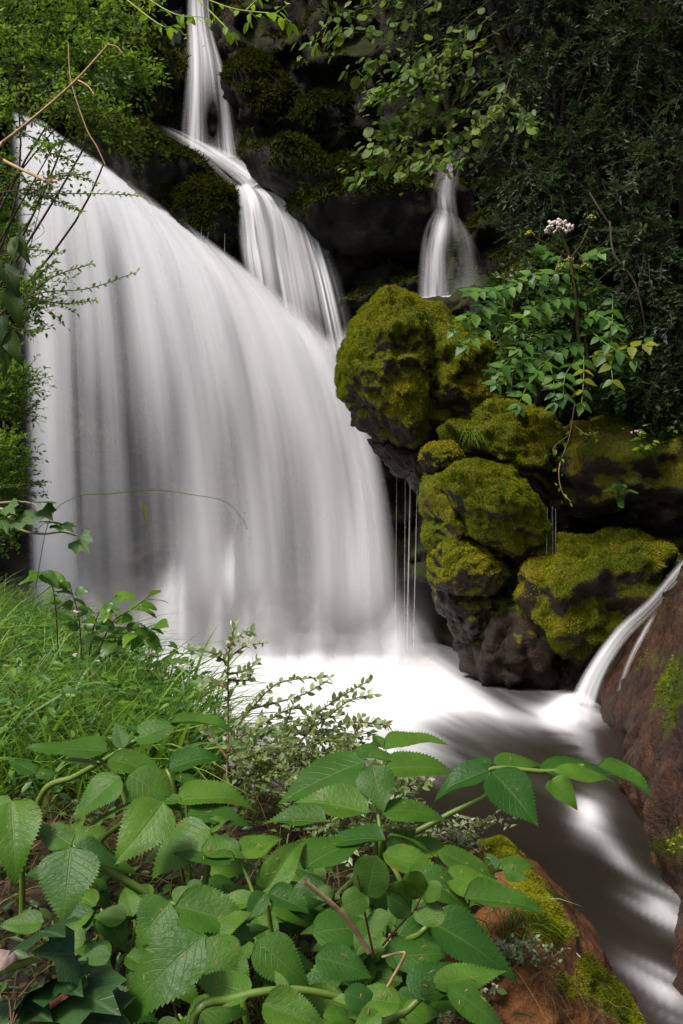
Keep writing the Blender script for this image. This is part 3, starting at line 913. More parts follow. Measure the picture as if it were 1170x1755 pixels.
MAIN = [(0.0, [(18, 185, 15.6), (24, 290, 15.0), (34, 480, 14.75), (38, 800, 14.6), (42, 1125, 14.4)]),
        (0.14, [(72, 205, 15.7), (92, 305, 14.9), (104, 500, 14.6), (114, 800, 14.5), (120, 1125, 14.35)]),
        (0.3, [(112, 238, 15.7), (160, 340, 14.8), (190, 510, 14.5), (208, 800, 14.4), (222, 1125, 14.3)]),
        (0.5, [(205, 300, 15.6), (285, 420, 14.7), (335, 620, 14.4), (368, 860, 14.3), (384, 1125, 14.2)]),
        (0.66, [(295, 365, 15.5), (385, 480, 14.6), (442, 660, 14.3), (474, 880, 14.2), (488, 1125, 14.15)]),
        (0.8, [(395, 440, 15.4), (490, 560, 14.6), (545, 720, 14.3), (572, 900, 14.2), (582, 1125, 14.15)]),
        (0.9, [(465, 488, 15.4), (548, 592, 14.6), (604, 760, 14.3), (626, 920, 14.2), (636, 1125, 14.15)]),
        (1.0, [(535, 530, 15.4), (605, 645, 14.7), (655, 790, 14.4), (683, 950, 14.3), (700, 1125, 14.25)])]
wf = thing('main_waterfall', P(380, 1115, 14.3), 'broad silky white main waterfall plunging into the foaming pool', 'waterfall')


def dens_main(u, v, px, py):
    d = 0.91 - G(px, py, 170, 840, 62, 290, 0.74) - G(px, py, 255, 920, 76, 230, 0.68) - G(px, py, 130, 600, 26, 200, 0.30) - G(px, py, 195, 500, 26, 130, 0.35)
    d = d - G(px, py, 510, 930, 48, 190, 0.38) - G(px, py, 590, 820, 18, 200, 0.15) - G(px, py, 400, 780, 34, 240, 0.25) - G(px, py, 300, 700, 24, 200, 0.2) + G(px, py, 75, 800, 28, 400, 0.3) + G(px, py, 632, 960, 26, 240, 0.45)
    d = d - 0.24 * sst(0.3, 0.65, v)
    return d * edge(u, 0.035, 0.07) * sst(0, 0.03 + 0.26 * sst(0.6, 0.85, u), v) * (1 - 0.5 * sst(0.86, 1, v))


def dens_main2(u, v, px, py):
    d = 0.40 - 0.34 * v + G(px, py, 330, 500, 160, 160, 0.15) + G(px, py, 632, 960, 30, 240, 0.25)
    return d * edge(u, 0.1, 0.1) * sst(0, 0.1, v) * sst(1, 0.9, v)


sheet('water_curtain', MAIN, 300, 120, dens_main, fall_mat('main curtain', 5, 0.6, 0.8), wf, 0.16, 3.5, 0.0, 1)
sheet('water_veil', MAIN, 240, 100, dens_main2, fall_mat('main veil', 9, 0.4, 0.9, 3.3), wf, 0.10, 5, -0.22, 2)
sheet('water_strands', MAIN, 260, 90, lambda u, v, px, py: 0.05 * edge(u, 0.08, 0.08) * sst(0.05, 0.3, v) * sst(1, 0.8, v), fall_mat('main strands', 24, 0.35, 1.3, 6.1), wf, 0.05, 20, -0.34, 3)
# bursts where the sheet strikes hidden rocks near its foot
for k, (x, y, r, h, a) in enumerate([(300, 1050, 60, 90, 0.55), (400, 990, 45, 90, 0.45), (480, 1080, 60, 50, 0.4), (590, 600, 70, 40, 0.55)]):
    dd = 14.0 if y > 700 else 14.75
    sheet('splash', [(0, [(x - r * 0.5, y - h, dd + 0.2), (x - r * 0.9, y, dd), (x - r, y + h, dd)]), (0.5, [(x, y - h * 1.1, dd), (x, y, dd - 0.25), (x, y + h, dd - 0.2)]), (1, [(x + r * 0.5, y - h, dd + 0.2), (x + r * 0.9, y, dd), (x + r, y + h, dd)])],
          50, 40, lambda u, v, px, py, a=a: a * edge(u, 0.5, 0.5) * sst(0, 0.5, v) * sst(1, 0.55, v), fall_mat('splash', 3, 1.2, 0.5, k * 2.2), wf, 0.05, 5, 0, 5 + k)

for k in range(15):
    x = 70 + k * 44 + rng.normal() * 10
    h, w_ = rng.uniform(40, 150) * (1.2 if 240 < x < 480 else 0.85), rng.uniform(60, 110)
    sheet('splash', [(0, [(x - w_ * 0.5, 1112 - h * 0.5, 14.1), (x - w_ * 0.9, 1118, 13.6), (x - w_, 1150, 12.55)]), (0.5, [(x, 1112 - h, 14.0), (x, 1112 - h * 0.25, 13.5), (x, 1156, 12.4)]), (1, [(x + w_ * 0.5, 1112 - h * 0.5, 14.1), (x + w_ * 0.9, 1118, 13.6), (x + w_, 1150, 12.55)])],
          40, 40, lambda u, v, px, py: 0.75 * edge(u, 0.5, 0.5) * sst(0, 0.62, v) * sst(1, 0.82, v), fall_mat('splash foam', 2.2, 1.6, 0.7, 20 + k * 1.7), wf, 0.05, 4, 0, 40 + k)

mc = thing('middle_cascade', P(480, 480, 15.2), 'grey white cascade curving off the mossy lip above the main fall', 'waterfall')
sheet('water_curtain', [(0, [(398, 318, 15.9), (402, 350, 15.5), (408, 420, 15.3), (418, 480, 15.2)]), (0.3, [(420, 312, 15.9), (440, 345, 15.3), (455, 440, 15.1), (480, 600, 14.5)]),
                        (0.65, [(445, 308, 15.9), (500, 362, 15.2), (532, 460, 14.9), (568, 650, 14.25)]), (1, [(468, 306, 15.9), (545, 385, 15.3), (586, 480, 15.0), (640, 690, 14.4)])],
      160, 70, lambda u, v, px, py: (0.80 - 0.25 * G(px, py, 500, 440, 40, 70, 1) - 0.1 * v) * edge(u, 0.16, 0.30) * sst(0, 0.10, v) * sst(1, 0.66, v), fall_mat('middle curtain', 7, 0.7, 0.75, 1.7), mc, 0.10, 10, 0, 11)
sheet('water_slide', [(0, [(255, 215, 17.4), (330, 262, 16.8), (385, 312, 16.2), (402, 335, 15.75)]), (0.5, [(275, 212, 17.5), (350, 252, 16.9), (405, 290, 16.3), (440, 318, 15.7)]), (1, [(300, 218, 17.6), (370, 250, 17.1), (418, 272, 16.5), (470, 312, 15.75)])],
      60, 60, lambda u, v, px, py: (0.55 - 0.2 * np.sin(u * 9)) * edge(u, 0.3, 0.3) * sst(0, 0.45, v), fall_mat('slide', 4, 0.9, 0.9, 4.1), mc, 0.06, 8, 0, 12)
tf = thing('top_waterfall', P(360, 262, 17.8), 'thin topmost waterfall splitting over a dark rock', 'waterfall')
sheet('water_curtain', [(0, [(316, -120, 19), (318, 20, 18.9), (316, 120, 17.9), (304, 262, 17.4)]), (0.35, [(328, -120, 19), (332, 20, 18.6), (336, 120, 17.7), (332, 264, 17.2)]), (0.65, [(344, -120, 19), (348, 20, 18.5), (364, 125, 17.6), (374, 268, 17.1)]), (1, [(358, -120, 19), (362, 30, 18.5), (390, 128, 17.6), (418, 270, 17.1)])],
      110, 80, lambda u, v, px, py: (0.66 - G(px, py, 364, 205, 22, 75, 0.66) - 0.1 * v) * edge(u, 0.28, 0.28), fall_mat('top curtain', 5, 0.7, 0.9, 7.7), tf, 0.06, 8, 0, 13)
sheet('water_veil', [(0, [(285, -120, 19.3), (288, 60, 19.2), (292, 225, 18.8)]), (1, [(312, -120, 19.3), (314, 60, 19.2), (312, 225, 18.8)])],
      40, 30, lambda u, v, px, py: 0.16 * edge(u, 0.3, 0.3) * sst(1, 0.7, v), fall_mat('top veil', 4, 0.7, 0.9, 9.1), tf, 0.02, 4, 0, 14)
bc = thing('back_cascade', P(765, 515, 13.6), 'small shaded cascade half hidden behind the dark evergreen leaves', 'waterfall')
sheet('water_slide', [(0, [(790, 235, 15.0), (750, 280, 14.8), (736, 330, 14.6), (740, 385, 14.3)]), (1, [(825, 245, 14.9), (796, 285, 14.7), (786, 330, 14.5), (792, 395, 14.2)])],
      30, 30, lambda u, v, px, py: 0.24 * edge(u, 0.45, 0.45) * sst(0, 0.25, v) * sst(1, 0.75, v), fall_mat('back slide', 3, 1.2, 0.9, 2.9), bc, 0.03, 5, 0, 15)
sheet('water_curtain', [(0, [(742, 358, 14.4), (724, 400, 14.0), (716, 450, 13.9), (712, 520, 13.8)]), (0.45, [(762, 360, 14.3), (756, 400, 13.9), (752, 450, 13.8), (752, 522, 13.7)]), (0.7, [(778, 366, 14.3), (786, 405, 13.9), (790, 455, 13.8), (792, 520, 13.7)]), (1, [(796, 380, 14.3), (818, 420, 13.9), (832, 460, 13.8), (842, 512, 13.7)])],
      90, 40, lambda u, v, px, py: (0.36 - G(u, v, 0.64, 0.6, 0.16, 0.5, 0.34)) * edge(u, 0.22, 0.35) * sst(-0.1, 0.25, v), fall_mat('back curtain', 4, 0.7, 0.9, 6.3), bc, 0.03, 6, 0, 16)
sheet('basin', [(0, [(712, 508, 14.0), (780, 504, 14.0), (850, 500, 14.0)]), (1, [(735, 528, 12.95), (780, 530, 12.9), (850, 524, 12.95)])],
      30, 40, lambda u, v, px, py: 0.75 * edge(u, 0.2, 0.25) * edge(v, 0.1, 0.2), fall_mat('basin', 2, 2, 0.5, 8.3), bc, 0.0, 6, 0, 18)
sp = thing('side_spout', P(990, 1205, 10.2), 'smooth white spout sliding off the red brown rock into the pool', 'waterfall')
sheet('water_curtain', [(0, [(1230, 915, 10.2), (1165, 953, 10.15), (1105, 1020, 10.1), (1048, 1072, 10.05), (1000, 1135, 10.0), (955, 1216, 9.95)]), (0.5, [(1235, 925, 10.0), (1172, 963, 9.95), (1112, 1032, 9.9), (1058, 1085, 9.85), (1016, 1150, 9.85), (986, 1218, 9.85)]), (1, [(1240, 935, 9.8), (1178, 974, 9.75), (1120, 1044, 9.7), (1068, 1098, 9.65), (1032, 1160, 9.7), (1016, 1224, 9.75)])],
      60, 80, lambda u, v, px, py: (0.42 + 0.5 * sst(0.4, 0.75, v)) * edge(u, 0.4, 0.5) * sst(1, 0.93, v), fall_mat('spout', 3, 0.6, 0.75, 1.1), sp, 0.03, 5, -0.12, 19)
sheet('splash', [(0, [(930, 1205, 9.9), (915, 1225, 9.7), (900, 1250, 9.2)]), (0.5, [(985, 1180, 9.75), (985, 1210, 9.5), (985, 1262, 8.9)]), (1, [(1030, 1205, 9.7), (1040, 1225, 9.5), (1050, 1250, 9.2)])],
      40, 40, lambda u, v, px, py: 0.7 * edge(u, 0.5, 0.5) * sst(0, 0.6, v) * sst(1, 0.7, v), fall_mat('spout splash', 2, 1.5, 0.6, 3.9), sp, 0.04, 4, 0, 60)
sheet('water_veil', [(0, [(1118, 1038, 9.7), (1092, 1080, 9.5), (1062, 1140, 9.45), (1040, 1220, 9.4)]), (1, [(1128, 1042, 9.6), (1104, 1085, 9.4), (1074, 1145, 9.35), (1052, 1225, 9.3)])],
      24, 50, lambda u, v, px, py: 0.22 * edge(u, 0.5, 0.5) * sst(0, 0.3, v) * sst(1, 0.8, v), fall_mat('spout veil', 2, 1.5, 0.9, 5.1), sp, 0.01, 5, -0.1, 20)


def thread(name, x0, y0, x1, y1, d, r, parent, mat):
    mb = MB()
    mb.tube(PP([(x0, y0, d), ((x0 + x1) / 2, (y0 + y1) / 2, d + 0.02), (x1, y1, d)]), r, r * 0.8, 5, 10)
    v, f, a = mb.get()
    return obj(name, v, f, mat, parent, attrs={'dens': np.full(len(v), 0.22)}, uv=np.stack([np.linspace(0, 1, len(v)), np.linspace(0, 1, len(v))], -1))


M_THREAD = fall_mat('water thread', 0.4, 2.0, 0.6)
td = thing('dripping_threads', P(695, 1105, 12.6), 'thin vertical water threads dripping from under the peaked mossy boulder', 'water threads')
for x0, y0, x1, r in [(705, 720, 697, 0.010), (717, 735, 708, 0.007), (695, 760, 692, 0.004), (680, 775, 677, 0.003)]:
    thread('water_thread', x0, y0, x1, 1112, 12.5, r, td, M_THREAD)
t2 = thing('dripping_threads', P(940, 960, 11.0), 'faint thin water drips falling in front of the dark hollow', 'water threads')
for x0, y0, x1 in [(938, 870, 936), (946, 868, 947), (952, 872, 952)]:
    thread('water_thread', x0, y0, x1, 965, 10.9, 0.005, t2, M_THREAD)
t3 = thing('dripping_threads', P(350, 430, 15.1), 'short water drips on the fringe of the small shaggy rock', 'water threads')
for x0, x1, y0, y1 in [(345, 344, 392, 415), (357, 354, 398, 425), (385, 384, 400, 445)]:
    thread('water_thread', x0, y0, x1, y1, 15.05, 0.0035, t3, M_THREAD)


# ------------------------------------------------------------------ plants: shared builders
def twig_mesh(pos, r):
    """thin three-sided twigs along spray curves pos (n, m, 3)"""
    n, m, _ = pos.shape
    t = nz(np.gradient(pos, axis=1))
    a = nz(np.cross(t, np.array((0.3, 0.2, 0.93))))
    b = np.cross(t, a)
    rr = (np.linspace(r, r * 0.35, m))[None, :, None]
    ring = np.stack([pos + a * rr, pos - a * rr * 0.5 + b * rr * 0.87, pos - a * rr * 0.5 - b * rr * 0.87], 2)
    idx = np.arange(n * m * 3).reshape(n, m, 3)
    f = []
    for k in range(3):
        f.append(np.stack([idx[:, :-1, k], idx[:, :-1, (k + 1) % 3], idx[:, 1:, (k + 1) % 3], idx[:, 1:, k]], -1).reshape(-1, 4))
    return ring.reshape(-1, 3), np.vstack(f)


def shrub(name, label, cat, base, clumps, L, mat, nl=16, slen=0.28, bias=(0, 0, 0), group=None, droop=0.25, flat=0.6, trunk_r=0.05, aspect=0.42, var_shift=0.0, bark=None, top='crown'):
    """clumps: (px, py, depth, rx, rdepth, rz, sprays) with radii in metres"""
    base = np.asarray(base, float)
    th = thing(name, base, label, cat, group)
    wood = MB()
    cs = [P(c[0], c[1], c[2]) for c in clumps]
    mean = np.mean(cs, 0)
    fork = base + (mean - base) * 0.45
    wood.tube([base - UP * 0.1, base + (fork - base) * 0.5 + rng.normal(size=3) * 0.03, fork], trunk_r, trunk_r * 0.7, 8, 10)
    V, Fc, A, n0 = [], [], [], 0
    tw = []
    for c, p in zip(clumps, cs):
        bl_ = np.linalg.norm(p - fork)
        wood.tube([fork, (fork + p) / 2 + UP * 0.08 * bl_ + rng.normal(size=3) * 0.05 * bl_, p], trunk_r * 0.5, trunk_r * 0.15, 6, 10)
        k = c[6]
        off = rng.normal(size=(k, 3))
        off = nz(off) * rng.random((k, 1)) ** 0.45
        sb = p + off * np.array((c[3], c[4], c[5]))
        dr = nz(off * 0.8 + rng.normal(size=(k, 3)) * 0.45 + np.array(bias))
        ll = slen * rng.uniform(0.6, 1.25, k)
        v0 = np.clip(0.35 + 0.45 * off[:, 2] + 0.25 * rng.normal(size=k) + var_shift, 0, 1)
        (v, f, a), pos = sprays(sb - dr * ll[:, None] * 0.5, dr, ll, nl, L, flat, droop, aspect, v0)
        V.append(v); Fc.append(f + n0); A.append(a)
        n0 += len(v)
        tw.append(pos)
    wood.build('trunk', bark or M_BARK, th)
    tv, tf_ = twig_mesh(np.concatenate(tw), (0.0007 if slen < 0.2 else 0.0013) if slen < 0.35 else 0.006)
    tag(obj('twigs', tv, tf_, bark or M_BARK, th), kind='stuff')
    tag(obj(top, np.vstack(V), np.vstack(Fc), mat, th, attrs={'var': np.concatenate(A)}, smooth=False), kind='stuff')
    return th


# ------------------------------------------------------------------ dark evergreens on the right-hand slope
GE = 'dark evergreens hanging over the right-hand slope'
EV = [
    ('dark evergreen at the upper edge of the cliff behind the hazel twigs', (770, 330, 15.2), [(740, 40, 14.6, .7, .6, .5, 60), (800, 130, 14.2, .7, .6, .5, 60), (700, -40, 14.8, .8, .6, .5, 50), (850, 20, 13.8, .7, .6, .5, 60)]),
    ('tall dark evergreen crown at the top right of the slope', (960, 420, 13.3), [(930, 30, 12.6, .75, .7, .6, 80), (1020, 90, 12.2, .7, .7, .6, 80), (900, 130, 12.4, .6, .6, .5, 70), (980, -50, 12.4, .9, .8, .6, 60)]),
    ('dark evergreen filling the top right corner', (1190, 420, 12.2), [(1120, 60, 11.6, .7, .6, .6, 80), (1170, 170, 11.5, .6, .6, .6, 80), (1090, 160, 11.9, .5, .5, .5, 60), (1160, -50, 11.6, .9, .8, .6, 60)]),
    ('blue green evergreen spray drooping over the back cascade', (900, 520, 13.2), [(880, 230, 12.8, .5, .5, .45, 80), (885, 325, 12.9, .34, .4, .36, 70), (935, 390, 12.6, .38, .4, .3, 80), (915, 425, 12.7, .2, .4, .18, 40), (930, 300, 12.4, .5, .5, .5, 70)]),
    ('evergreen shrub above the cream flower umbel', (1010, 520, 12.4), [(1000, 250, 12.0, .5, .5, .5, 80), (960, 340, 12.0, .45, .5, .4, 60), (1050, 350, 11.7, .5, .5, .45, 80), (1020, 430, 11.8, .45, .4, .35, 60)]),
    ('evergreen shrub with grey green tips at the right edge', (1200, 640, 11.6), [(1130, 300, 11.3, .5, .5, .5, 80), (1110, 430, 11.1, .45, .4, .45, 80), (1160, 540, 11.0, .4, .4, .45, 80), (1090, 520, 11.3, .35, .4, .35, 60), (1150, 640, 11.0, .4, .4, .35, 60)]),
]
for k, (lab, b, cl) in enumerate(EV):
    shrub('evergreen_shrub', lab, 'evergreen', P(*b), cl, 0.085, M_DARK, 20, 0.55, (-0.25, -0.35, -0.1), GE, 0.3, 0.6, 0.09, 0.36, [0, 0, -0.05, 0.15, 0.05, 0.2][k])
# evergreens added overhead, mostly out of view, to shade the gorge and right-hand slope
for k, (x, y, z, r) in enumerate([(2.2, 12.5, 10.2, 2.0), (5.2, 10.0, 9.6, 2.2), (0.5, 16.0, 12.4, 2.0), (6.0, 6.5, 8.5, 2.2)]):
    b = np.array((x + 1.5, y + 1.5, 3.0))
    lab = ['evergreen tree added to shade the gorge above the hazel', 'evergreen tree added to shade the right-hand slope', 'evergreen tree added to shade the head of the gorge over the topmost fall', 'evergreen tree added for shade over the stream beyond the sloping rock'][k]
    cl = []
    for j in range(5):
        o = rng.normal(size=3) * r * 0.42
        q = np.array((x, y, z)) + o
        cl.append((q[0] / q[1] * F + 585, (CAMZ - q[2]) / q[1] * F + 877.5, q[1], r * .55, r * .55, r * .4, 60))
    shrub('added_shade_tree', lab, 'evergreen', b, cl, 0.15, M_DARK, 14, 1.1, (0, -0.2, -0.1), GE, 0.3, 0.6, 0.16, 0.42)

# undergrowth on the slope above the boulders
shrub('undergrowth_bush', 'mixed leafy bush behind the pinnate sapling on the slope', 'bush', P(930, 640, 12.0),
      [(900, 490, 11.9, .35, .3, .3, 70), (950, 550, 11.7, .35, .3, .3, 80), (880, 560, 11.9, .25, .3, .25, 50), (1010, 520, 11.6, .3, .3, .3, 60), (930, 450, 11.9, .3, .3, .25, 50)], 0.085, M_IVYM, 10, 0.35, (-0.2, -0.5, -0.2), None, 0.3, 0.7, 0.04, 0.55, 0.15)
shrub('undergrowth_bush', 'dark trailing undergrowth between the sapling and the right edge', 'bush', P(1100, 740, 11.6),
      [(1080, 600, 11.4, .4, .3, .3, 80), (1130, 680, 11.1, .3, .3, .3, 70), (1060, 670, 11.3, .3, .3, .2, 50), (1160, 720, 10.9, .25, .3, .2, 40)], 0.07, M_IVYM, 10, 0.32, (-0.2, -0.5, -0.3), None, 0.5, 0.7, 0.03, 0.6)

# ------------------------------------------------------------------ leaf meshes
ANG = [leaf_mesh('leaflet', M_ANG, 9, 46, prof_ovate, tooth=0.026, fold=f_, droop=d_, wave=0.02, corr=0.005, seed=k, tip=t_, twist=w_)
       for k, (f_, d_, t_, w_) in enumerate([(0.25, 0.12, 0.3, 0.1), (0.4, 0.2, 0.6, -0.2), (0.15, 0.06, 0.2, 0.2), (0.5, 0.28, 0.3, 0.0), (0.1, 0.25, 0.9, -0.3), (0.3, 0.02, 0.1, 0.35), (0.55, 0.1, 1.2, 0.3), (0.2, 0.35, 0.4, -0.4), (0.7, 0.05, 0.5, 0.15), (0.0, 0.18, 0.2, -0.15)])]
HAZ = [leaf_mesh('leaf', M_HAZEL, 5, 10, prof_round, tooth=0.03, fold=0.3, droop=0.2, seed=k) for k in range(3)]
LIM = [leaf_mesh('leaf', M_LIME, 5, 9, prof_oval, fold=0.35, droop=0.25, seed=k) for k in range(2)]
ROS = [leaf_mesh('leaf', M_ROSE, 5, 14, prof_ovate, tooth=0.03, fold=0.3, droop=0.25, wave=0.03, seed=k) for k in range(3)]
CLM = [leaf_mesh('leaf', M_CLIMB, 7, 14, prof_ovate, fold=0.5, droop=0.3, wave=0.04, tip=0.5, seed=k) for k in range(3)]
ASH = [leaf_mesh('leaflet', M_ASH, 5, 9, prof_ovate, tooth=0.02, fold=0.3, droop=0.2, seed=k) for k in range(3)]
YEL = [leaf_mesh('leaflet', M_YELLOW, 5, 9, prof_ovate, tooth=0.02, fold=0.3, droop=0.2, seed=k) for k in range(2)]
RND = [leaf_mesh('leaf', M_ROUND, 7, 14, prof_round, fold=0.25, droop=0.15, wave=0.03, seed=k) for k in range(3)]


def ivy_mesh():
    ang = np.radians([-90, -150, -172, 165, 135, 110, 90, 70, 45, 15, -8, -30])
    rad = [0.02, 0.42, 0.47, 0.40, 0.52, 0.43, 0.70, 0.43, 0.52, 0.40, 0.47, 0.42]
    o = np.array([(0, 0.32, 0.0)] + [(math.cos(a) * r, 0.32 + math.sin(a) * r, -0.28 * r * r + 0.03 * (k % 2)) for k, (a, r) in enumerate(zip(ang, rad))])
    mid = o[1:] * 0.55 + o[0] * 0.45 + np.array((0, 0, 0.02))
    v = np.vstack([o[:1], mid, o[1:]])
    n = 12
    f3 = [(0, 1 + (k + 1) % n, 1 + k) for k in range(n)]
    f3 += [(1 + k, 1 + (k + 1) % n, 13 + (k + 1) % n) for k in range(n)] + [(1 + k, 13 + (k + 1) % n, 13 + k) for k in range(n)]
    return mesh('ivy_leaf', v, np.array(f3)[:, ::-1], M_IVY, uv=v[:, :2] * np.array((1, 1)) + np.array((0.5, 0)))


IVY = ivy_mesh()


def leafy_twig(parent, pts, n, meshes, L, name='leaf', side=0.7, hang=0.35, spread=0.03, width=1.0, start=0.15, cam=0.5):
    """n separate leaves, alternating along a twig"""
    p = crom(pts, 40)
    t = np.linspace(start, 1, n)
    for k, q in enumerate(t):
        i = min(38, int(q * 39))
        tan = nz(p[i + 1] - p[i])
        sd = nz(np.cross(tan, UP)) * (1 if k % 2 else -1)
        d = nz(tan * (0.5 if k < n - 1 else 1.5) + sd * side * (1 if k < n - 1 else 0.1) - UP * hang + rng.normal(size=3) * 0.25)
        nn = nz(UP + np.array((0, -cam, 0)) + rng.normal(size=3) * 0.35)
        l = L * rng.uniform(0.65, 1.2)
        place(name, random.choice(meshes), parent, p[i] + rng.normal(size=3) * spread, d, nn, l * width, l)


# ------------------------------------------------------------------ hazel over the gorge
hz = thing('hazel_tree', P(1330, 520, 11.2), 'hazel with layered sprays of broad light green leaves over the dark gorge', 'tree')
wood = MB()
wood.tube(PP([(1330, 520, 11.2), (1290, 200, 10.8), (1150, -150, 10.2), (930, -180, 9.0), (820, -150, 8.4)]), 0.05, 0.02, 7, 26)
HT = []
for x0, y0, x1, y1, n in [(800, -40, 518, 78, 22), (830, -60, 560, 40, 16), (840, 0, 600, 125, 22), (850, 20, 690, 120, 16), (860, 50, 628, 178, 24), (850, 80, 640, 150, 16), (865, 100, 636, 230, 24), (870, 130, 660, 215, 20), (870, 150, 632, 250, 22),
                          (865, 180, 640, 262, 20), (850, 200, 598, 306, 26), (830, 220, 690, 300, 16), (845, 205, 745, 296, 14), (865, 160, 906, 218, 9), (800, 30, 735, 165, 16), (880, 110, 820, 215, 14)]:
    d0 = 8.3 + 0.3 * rng.random()
    HT.append(([(x0 + 60, y0 - 70 - 30 * rng.random(), d0 + 0.2), (x0, y0, d0), ((x0 + x1) / 2 + rng.normal() * 14, (y0 + y1) / 2 + 6 + rng.normal() * 10, d0 - 0.2), (x0 * 0.22 + x1 * 0.78, y0 * 0.2 + y1 * 0.8 + rng.normal() * 6, d0 - 0.3), (x1, y1, d0 - 0.4)], n))
for pts, n in HT:
    pts = PP(pts)
    wood.tube(pts[1:], 0.006, 0.0025, 5, 24)
wood.build('branch', M_BARK, hz)
for pts, n in HT:
    leafy_twig(hz, PP(pts), n, HAZ, 0.095, side=0.8, hang=0.45, spread=0.03, start=0.3, cam=0.5)
hp, hd, hn = [], [], []
for pts, n in HT:
    p = crom(PP(pts), 60)[22:]
    t = nz(np.gradient(p, axis=0))
    for k in range(46):
        i = rng.integers(len(p))
        hp.append(p[i] + rng.normal(size=3) * (0.07, 0.08, 0.05)); hd.append(t[i] * 0.6 + rng.normal(size=3) * 0.6 - UP * 0.5); hn.append(UP + np.array((0, -0.5, 0)) + rng.normal(size=3) * 0.35)
v, f, a = leaves(hp, np.array(hd), np.array(hn), 0.085 * rng.uniform(0.6, 1.1, len(hp)), 0.034, T_OVAL)
tag(obj('foliage', v, f, leaf_mat('hazel foliage', (0.035, 0.075, 0.012), (0.08, 0.14, 0.022), (0.20, 0.27, 0.05), 0.5, 0.4, 0.3), hz, attrs={'var': a}), kind='stuff')

# ------------------------------------------------------------------ pinnate sapling on the slope
shrub('undergrowth_bush', 'leafy bush filling the space right below the umbel stem', 'bush', P(960, 700, 11.2),
      [(930, 570, 10.9, .3, .2, .25, 60), (1010, 590, 10.9, .3, .2, .25, 60), (970, 520, 10.9, .35, .2, .25, 60), (880, 610, 11.0, .2, .2, .2, 34), (1060, 640, 10.8, .2, .2, .2, 40)], 0.10, M_IVYM, 9, 0.3, (-0.1, -0.6, -0.3), None, 0.4, 0.7, 0.02, 0.5, 0.3)
ash = thing('pinnate_sapling', P(995, 700, 10.9), 'fresh green sapling with pinnate leaves hanging over the mossy boulders', 'sapling')
wood = MB()
wood.tube(PP([(995, 705, 10.9), (1008, 640, 10.7), (1000, 560, 10.6), (985, 480, 10.6)]), 0.03, 0.012, 6, 14)
wood.build('stem', M_BARK, ash)
AL = [([(940, 605, 10.5), (895, 625, 10.2), (845, 660, 10.0)], 6, 0), ([(945, 615, 10.4), (910, 650, 10.2), (885, 700, 10.0)], 6, 0), ([(935, 600, 10.4), (948, 650, 10.2), (950, 695, 10.1)], 6, 0),
      ([(1000, 610, 10.4), (1000, 650, 10.2), (996, 695, 10.1)], 5, 1), ([(1010, 612, 10.4), (1060, 600, 10.2), (1112, 588, 10.0)], 5, 1), ([(1035, 605, 10.3), (1046, 625, 10.2), (1050, 655, 10.1)], 3, 1),
      ([(1050, 505, 10.6), (1049, 550, 10.4), (1048, 592, 10.3)], 5, 0), ([(990, 560, 10.6), (1020, 540, 10.4), (1060, 560, 10.2)], 5, 0), ([(985, 500, 10.6), (940, 480, 10.4), (880, 485, 10.2)], 6, 0),
      ([(985, 530, 10.6), (930, 530, 10.3), (870, 560, 10.1)], 6, 0), ([(875, 500, 10.5), (830, 525, 10.2), (772, 570, 10.0)], 7, 0), ([(880, 490, 10.5), (845, 500, 10.3), (805, 500, 10.1)], 6, 0), ([(870, 520, 10.5), (835, 560, 10.2), (790, 595, 10.0)], 6, 0),
      ([(985, 480, 10.6), (1000, 450, 10.5), (1030, 430, 10.4)], 5, 0), ([(985, 490, 10.6), (960, 450, 10.5), (930, 430, 10.4)], 5, 0), ([(980, 570, 10.5), (930, 580, 10.3), (880, 600, 10.1)], 6, 0),
      ([(1000, 590, 10.5), (960, 600, 10.3), (915, 640, 10.1)], 6, 0), ([(1000, 520, 10.6), (960, 510, 10.3), (905, 530, 10.1)], 6, 0), ([(1000, 600, 10.6), (970, 640, 10.2), (965, 680, 10.1)], 5, 0), ([(1005, 560, 10.6), (1040, 590, 10.2), (1090, 620, 10.1)], 5, 0), ([(990, 470, 10.6), (950, 470, 10.3), (905, 470, 10.1)], 5, 0), ([(900, 600, 10.6), (870, 620, 10.2), (850, 640, 10.1)], 4, 0), ([(860, 540, 10.6), (830, 540, 10.2), (795, 545, 10.1)], 5, 0)]
for pts, n, y in AL:
    w = PP(pts)
    m = MB()
    m.tube(w, 0.007, 0.003, 5, 12)
    lf = m.build('leaf', M_STALK, ash)
    p = crom(w, 40)
    for k in range(n):
        i = int(4 + 33 * k / max(1, n - 1))
        tan = nz(p[min(39, i + 1)] - p[i - 1])
        sd = nz(np.cross(tan, np.array((0, -0.75, 0.65))))
        for s in ((1, -1) if k < n - 1 else (1, -1, 0)):
            d = nz(tan * (0.45 if s else 1) + sd * s + rng.normal(size=3) * 0.12 - UP * 0.15)
            l = rng.uniform(0.12, 0.17)
            place('leaflet', random.choice(YEL if y and rng.random() < 0.6 else ASH), lf, p[i], d, nz(np.array((0, -0.6, 0.8)) + rng.normal(size=3) * 0.2), l * 1.1, l)

